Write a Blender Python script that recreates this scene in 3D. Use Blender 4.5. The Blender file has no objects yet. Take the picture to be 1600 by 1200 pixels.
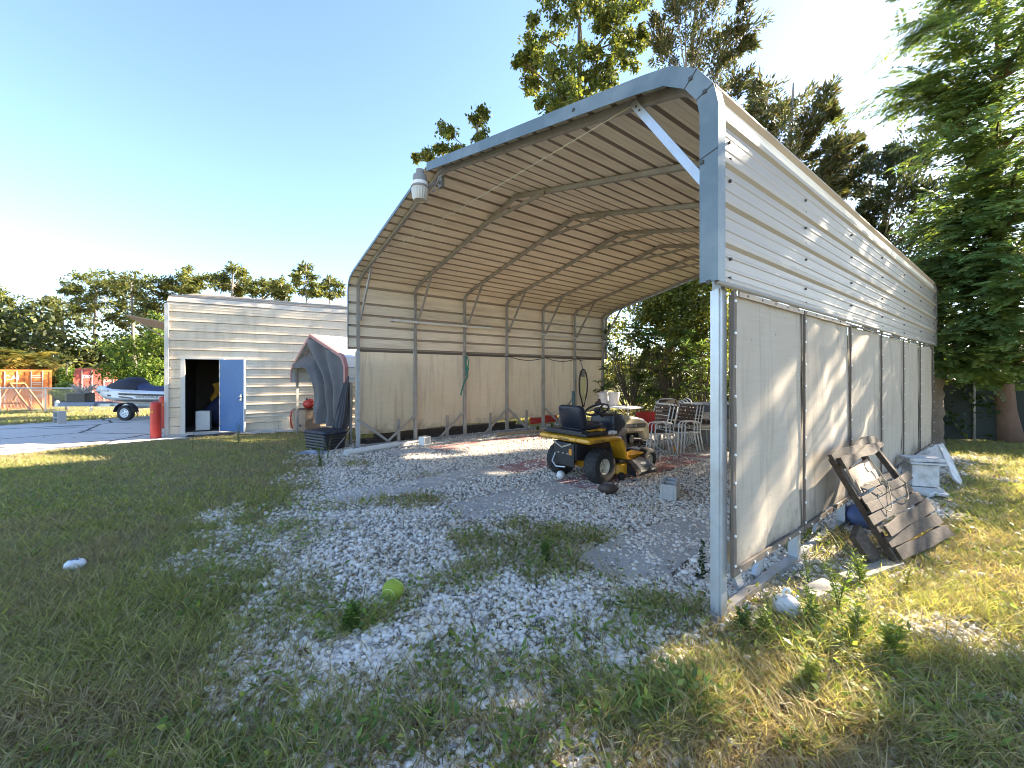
import bpy, math, random
import numpy as np
from mathutils import Vector, Matrix

random.seed(7)
RNG = np.random.default_rng(11)
C = bpy.context.scene.collection
PI = math.pi

# ------------------------------------------------------------------ camera frame of reference
FPX, EYE, HZ = 626.0, 1.55, 587.0        # focal length in photo pixels, eye height, horizon row


def P(u, v, Y):
    """point at distance Y that lies on the photo pixel u, v"""
    return Vector(((u - 800) / FPX * Y, Y, EYE + (HZ - v) / FPX * Y))


def G(u, v, z=0.0):
    """ground point under photo pixel u, v"""
    Y = FPX * (EYE - z) / (v - HZ)
    return Vector(((u - 800) / FPX * Y, Y, z))


def sstep(a, b, x):
    t = np.clip((x - a) / (b - a), 0, 1)
    return t * t * (3 - 2 * t)


def terrain(x, y):
    d = np.hypot(x, y)
    return -0.62 * sstep(20.5, 27.0, d) * (np.asarray(x) < 5)


# ------------------------------------------------------------------ numpy value noise
_T = RNG.random((256, 256))


def noise2(x, y, s=1.0, ox=0.0):
    x = np.asarray(x) * s + ox
    y = np.asarray(y) * s + ox * 1.7
    xi = np.floor(x).astype(int)
    yi = np.floor(y).astype(int)
    fx = x - xi
    fy = y - yi
    fx = fx * fx * (3 - 2 * fx)
    fy = fy * fy * (3 - 2 * fy)
    a = _T[xi % 256, yi % 256]
    b = _T[(xi + 1) % 256, yi % 256]
    c = _T[xi % 256, (yi + 1) % 256]
    d = _T[(xi + 1) % 256, (yi + 1) % 256]
    return (a * (1 - fx) + b * fx) * (1 - fy) + (c * (1 - fx) + d * fx) * fy


def fbm(x, y, s=1.0, ox=0.0):
    return (noise2(x, y, s, ox) * .55 + noise2(x, y, s * 2.1, ox + 9) * .28 + noise2(x, y, s * 4.3, ox + 21) * .17)


# ------------------------------------------------------------------ materials
def nodes(m):
    m.use_nodes = True
    nt = m.node_tree
    nt.nodes.clear()
    out = nt.nodes.new('ShaderNodeOutputMaterial')
    return nt, out


def N(nt, typ, **kw):
    n = nt.nodes.new(typ)
    for k, v in kw.items():
        if k in n.inputs:
            n.inputs[k].default_value = v
        else:
            setattr(n, k, v)
    return n


def mix(nt, fac, a, b, mode='MIX'):
    n = nt.nodes.new('ShaderNodeMix')
    n.data_type = 'RGBA'
    n.blend_type = mode
    for sock, val in ((n.inputs[0], fac), (n.inputs[6], a), (n.inputs[7], b)):
        if hasattr(val, 'is_output') or isinstance(val, bpy.types.NodeSocket):
            nt.links.new(val, sock)
        elif isinstance(val, (int, float)):
            sock.default_value = val
        else:
            sock.default_value = (*val[:3], 1)
    return n.outputs[2]


def ramp(nt, src, p0, p1, c0=(0, 0, 0), c1=(1, 1, 1)):
    r = nt.nodes.new('ShaderNodeValToRGB')
    r.color_ramp.elements[0].position = p0
    r.color_ramp.elements[1].position = p1
    r.color_ramp.elements[0].color = (*c0, 1)
    r.color_ramp.elements[1].color = (*c1, 1)
    nt.links.new(src, r.inputs[0])
    return r.outputs[0]


def coords(nt, scale=(1, 1, 1), kind='Object'):
    t = nt.nodes.new('ShaderNodeTexCoord')
    mp = nt.nodes.new('ShaderNodeMapping')
    mp.inputs['Scale'].default_value = scale
    nt.links.new(t.outputs[kind], mp.inputs[0])
    return mp.outputs[0]


def tex(nt, vec, scale=5, detail=4, rough=.6):
    n = nt.nodes.new('ShaderNodeTexNoise')
    n.inputs['Scale'].default_value = scale
    n.inputs['Detail'].default_value = detail
    n.inputs['Roughness'].default_value = rough
    nt.links.new(vec, n.inputs['Vector'])
    return n.outputs['Fac']


def bumpn(nt, h, strength=.3, dist=.01):
    b = nt.nodes.new('ShaderNodeBump')
    b.inputs['Strength'].default_value = strength
    b.inputs['Distance'].default_value = dist
    nt.links.new(h, b.inputs['Height'])
    return b.outputs[0]


def mat(name, col, rough=.6, metal=0.0, var=.18, scale=6, stretch=(1, 1, 1), bump=.15, bdist=.004,
        stain=None, stain_amt=.0, stain_scale=2.0, stain_stretch=(1, 1, 1), spec=.5):
    m = bpy.data.materials.new(name)
    nt, out = nodes(m)
    b = N(nt, 'ShaderNodeBsdfPrincipled', Roughness=rough, Metallic=metal)
    b.inputs['Specular IOR Level'].default_value = spec
    v = coords(nt, stretch)
    n1 = tex(nt, v, scale, 5, .65)
    c = mix(nt, n1, tuple(x * (1 - var) for x in col), tuple(min(1, x * (1 + var)) for x in col))
    if stain:
        n2 = tex(nt, coords(nt, stain_stretch), stain_scale, 5, .6)
        f = ramp(nt, n2, .45, .75)
        mm = nt.nodes.new('ShaderNodeMath')
        mm.operation = 'MULTIPLY'
        mm.inputs[1].default_value = stain_amt
        nt.links.new(f, mm.inputs[0])
        c = mix(nt, mm.outputs[0], c, stain)
    nt.links.new(c, b.inputs['Base Color'])
    if bump:
        n3 = tex(nt, v, scale * 6, 4, .6)
        nt.links.new(bumpn(nt, n3, bump, bdist), b.inputs['Normal'])
    nt.links.new(b.outputs[0], out.inputs[0])
    return m


def leafmat(name, transl=.4, rough=.5, gain=(1, 1, 1)):
    m = bpy.data.materials.new(name)
    nt, out = nodes(m)
    a = N(nt, 'ShaderNodeAttribute', attribute_name='Col')
    b = N(nt, 'ShaderNodeBsdfPrincipled', Roughness=rough)
    b.inputs['Specular IOR Level'].default_value = .35
    t = nt.nodes.new('ShaderNodeBsdfTranslucent')
    c = mix(nt, 1.0, a.outputs[0], gain, 'MULTIPLY')
    tc = mix(nt, 1.0, c, (1.5, 1.45, .75), 'MULTIPLY')
    ms = N(nt, 'ShaderNodeMixShader')
    ms.inputs[0].default_value = transl
    nt.links.new(c, b.inputs['Base Color'])
    nt.links.new(tc, t.inputs[0])
    nt.links.new(b.outputs[0], ms.inputs[1])
    nt.links.new(t.outputs[0], ms.inputs[2])
    nt.links.new(ms.outputs[0], out.inputs[0])
    return m


M = {}
M['galv'] = mat('galvanised steel', (.50, .53, .56), .42, .55, .16, 14, bump=.05, stain=(.30, .26, .22), stain_amt=.35, stain_scale=5)
M['galv_old'] = mat('weathered steel tube', (.36, .35, .33), .5, .35, .2, 12, bump=.05, stain=(.22, .15, .10), stain_amt=.5, stain_scale=4)
M['trim'] = mat('blue grey trim', (.125, .165, .185), .45, .15, .08, 8, bump=.03, stain=(.36, .38, .38), stain_amt=.4, stain_scale=3)
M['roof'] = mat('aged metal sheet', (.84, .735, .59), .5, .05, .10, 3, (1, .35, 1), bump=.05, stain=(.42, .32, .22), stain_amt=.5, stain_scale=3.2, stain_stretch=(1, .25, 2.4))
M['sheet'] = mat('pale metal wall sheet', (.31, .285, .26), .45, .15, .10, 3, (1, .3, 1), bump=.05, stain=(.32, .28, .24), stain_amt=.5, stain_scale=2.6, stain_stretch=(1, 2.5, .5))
M['roof_rib'] = mat('roof ribs with painted groove shade', (.40, .32, .245), .6, .0, .2, 5, (1, .4, 1), bump=.05)  # darker colour paints in the shade of the rib grooves
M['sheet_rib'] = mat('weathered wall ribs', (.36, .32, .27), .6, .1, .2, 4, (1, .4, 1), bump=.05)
M['siding_rib'] = mat('siding ribs with painted shadow line', (.27, .225, .18), .7, 0, .25, 3, (.4, 1, 1), bump=.05)  # dark colour on the lower rib slopes paints in their shadow line
M['shedroof'] = mat('small shed metal', (.70, .72, .74), .38, .25, .08, 5, bump=.05, stain=(.45, .42, .40), stain_amt=.3)
M['screw'] = mat('dark screws', (.07, .065, .06), .6, .3, .2, 20, bump=0)
M['screww'] = mat('pale screws', (.75, .75, .73), .5, .1, .1, 20, bump=0)
M['batten'] = mat('dark batten', (.13, .105, .085), .8, 0, .35, 9, (3, 1, 1), bump=.3)
M['strip'] = mat('pale wood strip', (.42, .35, .28), .8, 0, .25, 9, bump=.3)
M['siding'] = mat('beige siding', (.74, .605, .45), .5, .08, .06, 2, (1, 1, .4), bump=.04, stain=(.36, .29, .215), stain_amt=.5, stain_scale=2.2, stain_stretch=(1.6, 1, .5))
M['sidetrim'] = mat('pale corner trim', (.56, .53, .48), .5, .1, .08, 4, bump=.03)
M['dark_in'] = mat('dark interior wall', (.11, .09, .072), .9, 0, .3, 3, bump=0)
M['bluedoor'] = mat('blue painted door', (.025, .125, .33), .38, 0, .12, 3, bump=.04, stain=(.07, .20, .42), stain_amt=.5, stain_scale=2.2, stain_stretch=(1, 1, .6))
M['redpaint'] = mat('red paint', (.50, .035, .025), .4, 0, .15, 6, bump=.06, stain=(.30, .05, .03), stain_amt=.5, stain_scale=5)
M['redtrim'] = mat('faded red trim', (.36, .16, .15), .5, 0, .15, 6, bump=.03)
M['black'] = mat('black plastic', (.018, .018, .022), .45, 0, .25, 8, bump=.08)
M['navy'] = mat('dark vinyl', (.014, .017, .028), .42, 0, .15, 8, bump=.08)
M['rubber'] = mat('tyre rubber', (.022, .022, .023), .8, 0, .3, 14, bump=.25, stain=(.09, .08, .07), stain_amt=.35, stain_scale=5)
M['yellow'] = mat('yellow paint', (.68, .34, .02), .35, 0, .06, 5, bump=.02, stain=(.42, .22, .03), stain_amt=.35, stain_scale=6)
M['tan'] = mat('tan hood paint', (.44, .39, .27), .35, 0, .06, 4, bump=.02, stain=(.30, .25, .16), stain_amt=.25, stain_scale=5)
M['cream'] = mat('cream rim', (.60, .57, .47), .4, 0, .08, 8, bump=.03, stain=(.30, .25, .18), stain_amt=.4, stain_scale=9)
M['steel'] = mat('bare steel', (.42, .42, .41), .35, .8, .15, 8, bump=.05)
M['white'] = mat('white paint', (.74, .74, .72), .45, 0, .06, 6, bump=.04, stain=(.45, .42, .36), stain_amt=.35, stain_scale=5)
M['whitepl'] = mat('white plastic', (.72, .72, .70), .4, 0, .06, 6, bump=.03, stain=(.48, .45, .40), stain_amt=.3, stain_scale=7)
M['oldwhite'] = mat('peeling white paint', (.56, .555, .55), .75, 0, .12, 8, bump=.3, stain=(.24, .22, .20), stain_amt=.75, stain_scale=7)
M['greypl'] = mat('grey plastic', (.25, .24, .23), .6, 0, .12, 5, bump=.08)
M['bucket'] = mat('grey bucket plastic', (.55, .53, .53), .45, 0, .1, 7, bump=.04, stain=(.32, .27, .26), stain_amt=.4, stain_scale=5)
M['brownslat'] = mat('brown slats', (.085, .055, .042), .6, 0, .35, 6, (4, 1, 1), bump=.2)
M['wood_old'] = mat('grey weathered wood', (.055, .041, .031), .9, 0, .5, 7, (1, 6, 6), bump=.6, bdist=.006, stain=(.12, .10, .085), stain_amt=.6, stain_scale=4, stain_stretch=(1, 9, 9))
M['wood'] = mat('tan wood', (.38, .28, .18), .8, 0, .3, 6, (1, 5, 5), bump=.3)
M['ply'] = mat('plywood', (.33, .235, .165), .75, 0, .25, 5, (5, 5, 1), bump=.2, stain=(.18, .12, .08), stain_amt=.5, stain_scale=3)
M['timber'] = mat('grey plank', (.30, .275, .24), .9, 0, .35, 7, (1, 6, 6), bump=.5)
M['cmu'] = mat('concrete block', (.42, .41, .395), .95, 0, .15, 22, bump=.5, bdist=.006)
M['slab'] = mat('pale concrete', (.47, .44, .40), .9, 0, .16, 7, bump=.3, stain=(.30, .28, .25), stain_amt=.5, stain_scale=2)
M['redslab'] = mat('worn red painted concrete', (.33, .15, .14), .9, 0, .3, 9, bump=.3, stain=(.46, .42, .40), stain_amt=.8, stain_scale=4)
M['tarp'] = mat('grey tarp', (.115, .105, .104), .75, 0, .2, 5, bump=.25, bdist=.008, stain=(.18, .165, .16), stain_amt=.4, stain_scale=3)
M['tarpdark'] = mat('dark folded tarp', (.06, .06, .07), .7, 0, .25, 6, bump=.25)
M['tarpblue'] = mat('grey blue tarp', (.22, .24, .30), .7, 0, .2, 6, bump=.2)
M['brown'] = mat('brown leather', (.055, .035, .028), .6, 0, .3, 14, bump=.3)
M['orange'] = mat('orange skin', (.60, .24, .03), .55, 0, .2, 9, bump=.1)
M['lime'] = mat('lime felt', (.27, .33, .04), .95, 0, .14, 60, bump=.6, bdist=.004)
M['limeseam'] = mat('pale seam', (.62, .68, .30), .9, 0, .1, 30, bump=.1)
M['blueball'] = mat('faded blue vinyl', (.075, .11, .23), .65, 0, .2, 9, bump=.3, stain=(.14, .17, .27), stain_amt=.5, stain_scale=8)
M['green'] = mat('green rope', (.04, .20, .15), .8, 0, .3, 20, bump=.3)
M['rope'] = mat('straw rope', (.33, .275, .19), .85, 0, .3, 20, bump=.3)
M['cord'] = mat('yellowed cord', (.48, .42, .27), .8, 0, .1, 20, bump=0)
M['teal'] = mat('teal post', (.07, .14, .17), .6, 0, .2, 8, bump=.1)
M['bark'] = mat('grey brown bark', (.14, .11, .085), .95, 0, .4, 6, (1, 1, .3), bump=.8, bdist=.02)
M['barkpale'] = mat('pale bark', (.24, .205, .17), .95, 0, .35, 6, (1, 1, .3), bump=.7, bdist=.02)
M['barkred'] = mat('reddish bark', (.17, .10, .07), .95, 0, .4, 5, (1, 1, .3), bump=.8, bdist=.02)
M['palmbark'] = mat('palm trunk', (.17, .13, .10), .95, 0, .5, 7, (1, 1, .6), bump=1, bdist=.03)
M['container_o'] = mat('orange container steel', (.62, .17, .03), .55, 0, .16, 3, bump=.05, stain=(.34, .12, .06), stain_amt=.6, stain_scale=2)
M['container_r'] = mat('red container steel', (.38, .075, .06), .55, 0, .18, 3, bump=.05, stain=(.46, .20, .12), stain_amt=.5, stain_scale=2)
M['rod'] = mat('pale rods', (.62, .50, .42), .5, .2, .1, 5, bump=0)
M['rust'] = mat('rusty steel', (.36, .13, .05), .8, .1, .3, 8, bump=.1)
M['text_w'] = mat('white lettering', (.80, .80, .78), .5, 0, .04, 5, bump=0)
M['text_k'] = mat('black lettering', (.03, .03, .035), .5, 0, .04, 5, bump=0)
M['text_g'] = mat('grey lettering', (.45, .45, .43), .5, 0, .04, 5, bump=0)
M['gelcoat'] = mat('white gelcoat', (.72, .73, .75), .25, 0, .05, 3, bump=0)
M['cover'] = mat('dark boat cover', (.020, .022, .036), .75, 0, .25, 6, bump=.2)
M['coverblue'] = mat('navy seat cover', (.025, .035, .095), .7, 0, .2, 6, bump=.2)
M['fence'] = mat('dark privacy mesh', (.018, .022, .018), .85, 0, .25, 12, bump=.2)
M['acrylic'] = mat('ribbed lamp cover', (.55, .52, .46), .3, 0, .1, 9, bump=.05)
M['yellowfab'] = mat('yellow jacket', (.60, .32, .03), .8, 0, .2, 7, bump=.2)


def fabric(name, col, transl, stain):
    m = bpy.data.materials.new(name)
    nt, out = nodes(m)
    b = N(nt, 'ShaderNodeBsdfPrincipled', Roughness=.85)
    b.inputs['Specular IOR Level'].default_value = .2
    t = nt.nodes.new('ShaderNodeBsdfTranslucent')
    ob = coords(nt)
    n1 = tex(nt, ob, 1.6, 5, .6)
    n2 = tex(nt, coords(nt, (1, .5, 9)), 5, 4, .7)
    n4 = tex(nt, coords(nt, (1, 3.5, .25)), 3.2, 4, .6)
    c = mix(nt, n2, tuple(x * .86 for x in col), tuple(x * 1.08 for x in col))
    c = mix(nt, ramp(nt, n1, .5, .8), c, stain)
    c = mix(nt, ramp(nt, n4, .52, .85), c, tuple(x * .62 for x in col))
    sp = tex(nt, ob, 26, 2, .5)
    c = mix(nt, ramp(nt, sp, .74, .80), c, (.12, .10, .08))
    # mud splashed up from the ground and grime under the top edge
    sx = nt.nodes.new('ShaderNodeSeparateXYZ')
    nt.links.new(ob, sx.inputs[0])
    ad = nt.nodes.new('ShaderNodeMath')
    ad.operation = 'MULTIPLY_ADD'
    ad.inputs[1].default_value = -1.1
    nt.links.new(sx.outputs[2], ad.inputs[0])
    nt.links.new(tex(nt, ob, 5, 5, .7), ad.inputs[2])
    c = mix(nt, ramp(nt, ad.outputs[0], -.05, .32), c, tuple(x * .55 for x in stain))
    ad2 = nt.nodes.new('ShaderNodeMath')
    ad2.operation = 'ADD'
    nt.links.new(sx.outputs[2], ad2.inputs[0])
    nt.links.new(tex(nt, coords(nt, (1, 4, .6)), 4, 5, .7), ad2.inputs[1])
    c = mix(nt, ramp(nt, ad2.outputs[0], 2.36, 2.75), c, tuple(x * .35 for x in stain))
    w = nt.nodes.new('ShaderNodeTexWave')
    w.wave_type = 'BANDS'
    w.bands_direction = 'Z'
    w.inputs['Scale'].default_value = 75
    w.inputs['Distortion'].default_value = 1.2
    nt.links.new(ob, w.inputs[0])
    c = mix(nt, .12, c, w.outputs[0], 'MULTIPLY')
    bn = bumpn(nt, w.outputs[1] if len(w.outputs) > 1 else w.outputs[0], .12, .002)
    ms = N(nt, 'ShaderNodeMixShader')
    ms.inputs[0].default_value = transl
    nt.links.new(c, b.inputs['Base Color'])
    nt.links.new(c, t.inputs[0])
    nt.links.new(bn, b.inputs['Normal'])
    nt.links.new(b.outputs[0], ms.inputs[1])
    nt.links.new(t.outputs[0], ms.inputs[2])
    nt.links.new(ms.outputs[0], out.inputs[0])
    return m


M['fabric'] = fabric('beige shade cloth', (.52, .46, .38), .22, (.43, .37, .30))
M['fabric_in'] = fabric('tan shade cloth', (.80, .675, .48), .36, (.70, .57, .39))
M['leaf'] = leafmat('leaves')
M['needle'] = leafmat('needles', .3)
M['grass'] = leafmat('grass blades', .45, .55)


def stonemat():
    m = bpy.data.materials.new('white crushed stone')
    nt, out = nodes(m)
    a = N(nt, 'ShaderNodeAttribute', attribute_name='Col')
    b = N(nt, 'ShaderNodeBsdfPrincipled', Roughness=.85)
    n = tex(nt, coords(nt), 40, 3, .6)
    c = mix(nt, mix(nt, n, (.78, .78, .78), (1.1, 1.1, 1.1)), a.outputs[0], (1, 1, 1), 'MULTIPLY')
    c2 = mix(nt, 1.0, a.outputs[0], mix(nt, n, (.75, .75, .74), (1.1, 1.1, 1.1)), 'MULTIPLY')
    nt.links.new(c2, b.inputs['Base Color'])
    nt.links.new(b.outputs[0], out.inputs[0])
    return m


M['stone'] = stonemat()


# ------------------------------------------------------------------ mesh builder
class MB:
    def __init__(s):
        s.v = []
        s.f = []
        s.m = []
        s.mi = 0

    def add(s, verts, faces, T=None):
        o = len(s.v)
        if T is not None:
            verts = [T @ Vector(x) for x in verts]
        s.v += [tuple(x) for x in verts]
        s.f += [tuple(i + o for i in f) for f in faces]
        s.m += [s.mi] * len(faces)
        return s

    def box(s, c, d, rot=None, T=None):
        x, y, z = d[0] / 2, d[1] / 2, d[2] / 2
        vs = [Vector((a, b, e)) for a in (-x, x) for b in (-y, y) for e in (-z, z)]
        if rot is not None:
            R = rot if isinstance(rot, Matrix) else Matrix.Rotation(rot, 3, 'Z')
            vs = [R @ q for q in vs]
        vs = [q + Vector(c) for q in vs]
        return s.add(vs, [(0, 1, 3, 2), (4, 6, 7, 5), (0, 4, 5, 1), (2, 3, 7, 6), (0, 2, 6, 4), (1, 5, 7, 3)], T)

    def bar(s, p, q, w, h, up=(0, 0, 1), T=None):
        """rectangular bar from p to q, w across, h along up"""
        p, q = Vector(p), Vector(q)
        d = (q - p).normalized()
        upv = Vector(up)
        sd = d.cross(upv)
        if sd.length < 1e-4:
            sd = d.cross(Vector((1, 0, 0)))
        sd.normalize()
        u = sd.cross(d).normalized()
        vs = []
        for e in (p, q):
            for a, b in ((-1, -1), (1, -1), (1, 1), (-1, 1)):
                vs.append(e + sd * (a * w / 2) + u * (b * h / 2))
        return s.add(vs, [(3, 2, 1, 0), (4, 5, 6, 7), (0, 1, 5, 4), (1, 2, 6, 5), (2, 3, 7, 6), (3, 0, 4, 7)], T)

    def tube(s, pts, r, n=8, cap=True, T=None):
        pts = [Vector(p) for p in pts]
        k = len(pts)
        rs = r if isinstance(r, (list, tuple)) else [r] * k
        vs, fs = [], []
        ref = None
        for i, p in enumerate(pts):
            d = (pts[min(i + 1, k - 1)] - pts[max(i - 1, 0)])
            if d.length < 1e-9:
                d = Vector((0, 0, 1))
            d.normalize()
            if ref is None:
                ref = d.orthogonal().normalized()
            ref = (ref - d * ref.dot(d))
            if ref.length < 1e-5:
                ref = d.orthogonal()
            ref.normalize()
            b = d.cross(ref)
            for j in range(n):
                a = 2 * PI * j / n
                vs.append(p + (ref * math.cos(a) + b * math.sin(a)) * rs[i])
        for i in range(k - 1):
            for j in range(n):
                fs.append((i * n + j, i * n + (j + 1) % n, (i + 1) * n + (j + 1) % n, (i + 1) * n + j))
        if cap:
            fs.append(tuple(reversed(range(n))))
            fs.append(tuple((k - 1) * n + j for j in range(n)))
        return s.add(vs, fs, T)

    def lathe(s, prof, n=24, T=None, cap=True):
        """profile [(r, z)] around local z"""
        vs, fs = [], []
        k = len(prof)
        for r, z in prof:
            for j in range(n):
                a = 2 * PI * j / n
                vs.append((r * math.cos(a), r * math.sin(a), z))
        for i in range(k - 1):
            for j in range(n):
                fs.append((i * n + j, i * n + (j + 1) % n, (i + 1) * n + (j + 1) % n, (i + 1) * n + j))
        if cap and prof[0][0] > 1e-5:
            fs.append(tuple(reversed(range(n))))
        if cap and prof[-1][0] > 1e-5:
            fs.append(tuple((k - 1) * n + j for j in range(n)))
        return s.add(vs, fs, T)

    def loft(s, secs, cap=True, T=None):
        n = len(secs[0])
        vs = [q for sec in secs for q in sec]
        fs = []
        for i in range(len(secs) - 1):
            for j in range(n):
                fs.append((i * n + j, i * n + (j + 1) % n, (i + 1) * n + (j + 1) % n, (i + 1) * n + j))
        if cap:
            fs.append(tuple(reversed(range(n))))
            fs.append(tuple((len(secs) - 1) * n + j for j in range(n)))
        return s.add(vs, fs, T)

    def grid(s, fn, nu, nv, T=None):
        vs = [fn(i / nu, j / nv) for i in range(nu + 1) for j in range(nv + 1)]
        fs = [(i * (nv + 1) + j, (i + 1) * (nv + 1) + j, (i + 1) * (nv + 1) + j + 1, i * (nv + 1) + j + 1)
              for i in range(nu) for j in range(nv)]
        return s.add(vs, fs, T)

    def ball(s, c, r, n=16, sq=(1, 1, 1), dent=None, T=None):
        vs, fs = [], []
        k = n // 2
        for i in range(k + 1):
            th = PI * i / k
            for j in range(n):
                a = 2 * PI * j / n
                d = Vector((math.sin(th) * math.cos(a), math.sin(th) * math.sin(a), math.cos(th)))
                rr = r * (dent(d) if dent else 1)
                vs.append((c[0] + d.x * rr * sq[0], c[1] + d.y * rr * sq[1], c[2] + d.z * rr * sq[2]))
        for i in range(k):
            for j in range(n):
                fs.append((i * n + j, (i + 1) * n + j, (i + 1) * n + (j + 1) % n, i * n + (j + 1) % n))
        return s.add(vs, fs, T)

    def profile(s, poly, y0, y1, bev=.01, T=None):
        """side profile [(x, z)] extruded along y with softened side edges"""
        n = len(poly)
        area = sum(poly[i][0] * poly[(i + 1) % n][1] - poly[(i + 1) % n][0] * poly[i][1] for i in range(n))
        sg = 1 if area > 0 else -1
        ins = []
        for i in range(n):
            a, b, c = Vector(poly[i - 1]), Vector(poly[i]), Vector(poly[(i + 1) % n])
            d1 = (b - a).normalized()
            d2 = (c - b).normalized()
            nn = Vector((-(d1.y + d2.y), d1.x + d2.x)) * sg
            if nn.length < 1e-4:
                nn = Vector((-d1.y, d1.x)) * sg
            nn.normalize()
            ins.append(b + nn * bev)
        secs = []
        for y, pl in ((y0, ins), (y0 + bev * (1 if y1 > y0 else -1), poly), (y1 - bev * (1 if y1 > y0 else -1), poly), (y1, ins)):
            secs.append([(q[0], y, q[1]) for q in pl])
        return s.loft(secs, True, T)

    def build(s, name, mats, parent=None, smooth=False, bevel=0, loc=None):
        me = bpy.data.meshes.new(name)
        me.from_pydata(s.v, [], s.f)
        if not isinstance(mats, (list, tuple)):
            mats = [mats]
        for m in mats:
            me.materials.append(m)
        if max(s.m or [0]) > 0:
            me.polygons.foreach_set('material_index', s.m)
        if smooth:
            me.polygons.foreach_set('use_smooth', [True] * len(me.polygons))
            if isinstance(smooth, float):
                try:
                    me.set_sharp_from_angle(angle=smooth)
                except Exception:
                    pass
        me.update()
        o = bpy.data.objects.new(name, me)
        C.objects.link(o)
        if parent is not None:
            o.parent = parent
        if loc is not None:
            o.location = loc
        if bevel:
            b = o.modifiers.new('soft edges', 'BEVEL')
            b.width = bevel
            b.segments = 2
            b.limit_method = 'ANGLE'
            b.angle_limit = .6
        return o


def npmesh(name, V, Fs, material, cols=None, parent=None, smooth=False):
    """V (n,3); Fs list of (k,m) index arrays; cols (n,3)"""
    me = bpy.data.meshes.new(name)
    V = np.ascontiguousarray(V, dtype=np.float32)
    me.vertices.add(len(V))
    me.vertices.foreach_set('co', V.ravel())
    loops = np.concatenate([f.ravel() for f in Fs]).astype(np.int32)
    tot = np.concatenate([np.full(len(f), f.shape[1]) for f in Fs]).astype(np.int32)
    st = np.concatenate([[0], np.cumsum(tot)[:-1]]).astype(np.int32)
    me.loops.add(len(loops))
    me.loops.foreach_set('vertex_index', loops)
    me.polygons.add(len(tot))
    me.polygons.foreach_set('loop_start', st)
    me.polygons.foreach_set('loop_total', tot)
    if smooth:
        me.polygons.foreach_set('use_smooth', np.ones(len(tot), dtype=bool))
    me.update(calc_edges=True)
    if cols is not None:
        at = me.color_attributes.new('Col', 'FLOAT_COLOR', 'POINT')
        cc = np.ones((len(V), 4), dtype=np.float32)
        cc[:, :3] = cols
        at.data.foreach_set('color', cc.ravel())
    me.materials.append(material)
    me.validate()
    o = bpy.data.objects.new(name, me)
    C.objects.link(o)
    if parent is not None:
        o.parent = parent
    return o


def tag(o, label=None, cat=None, group=None, kind=None):
    if label:
        o['label'] = label
    if cat:
        o['category'] = cat
    if group:
        o['group'] = group
    if kind:
        o['kind'] = kind
    return o


def thing(name, label, cat, loc=(0, 0, 0), rz=0.0, group=None):
    o = bpy.data.objects.new(name, None)
    o.empty_display_size = .1
    C.objects.link(o)
    o.location = loc
    o.rotation_euler = (0, 0, rz)
    return tag(o, label, cat, group)


def copy_tree(o, parent=None):
    c = o.copy()
    C.objects.link(c)
    c.parent = parent
    for ch in list(o.children):
        copy_tree(ch, c)
    return c


def text_mesh(name, s, size, material, parent, M4, ext=.001, align='CENTER'):
    cu = bpy.data.curves.new(name, 'FONT')
    cu.body = s
    cu.size = size
    cu.extrude = ext
    cu.align_x = align
    cu.align_y = 'CENTER'
    tmp = bpy.data.objects.new(name, cu)
    C.objects.link(tmp)
    dg = bpy.context.evaluated_depsgraph_get()
    me = bpy.data.meshes.new_from_object(tmp.evaluated_get(dg))
    bpy.data.objects.remove(tmp)
    me.materials.clear()
    me.materials.append(material)
    me.transform(M4)
    o = bpy.data.objects.new(name, me)
    C.objects.link(o)
    o.parent = parent
    return o


def frame(o, x, y):
    """4x4 with x axis and y axis given (z = x cross y) at origin o"""
    x = Vector(x).normalized()
    y = Vector(y).normalized()
    z = x.cross(y).normalized()
    m = Matrix((x, y, z)).transposed().to_4x4()
    m.translation = Vector(o)
    return m


def bez(a, b, c, n=8):
    a, b, c = Vector(a), Vector(b), Vector(c)
    return [a * (1 - t) ** 2 + b * 2 * t * (1 - t) + c * t * t for t in [i / n for i in range(n + 1)]]
# ================================================================== the open metal carport
L0 = Vector((-3.33, 8.59, 0))
WD = Vector((0.60628, -0.79525, 0))
AX = Vector((0.79525, 0.60628, 0))
WID, LEN, NB = 7.62, 8.02, 6
BAY = LEN / NB
CP_RZ = math.atan2(WD.y, WD.x)


def CW(s, t, z=0.0):
    """carport coordinates (across, along, up) to world"""
    return L0 + WD * s + AX * t + Vector((0, 0, z))


def CL(x, y):
    x = np.asarray(x) - L0.x
    y = np.asarray(y) - L0.y
    return x * WD.x + y * WD.y, x * AX.x + y * AX.y


carport = thing('carport', 'large open metal carport with ribbed roof, rounded eaves and cloth covered lower walls', 'carport', L0, CP_RZ)

PATH = [(-.062, 2.12), (-.062, 3.36), (-.03, 3.51), (.08, 3.615), (.32, 3.70), (1.0, 3.84), (3.84, 4.42), (5.69, 3.965),
        (6.56, 3.75), (7.18, 3.595), (7.40, 3.53), (7.57, 3.41), (7.665, 3.27), (7.69, 3.15), (7.69, 2.11)]


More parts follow.
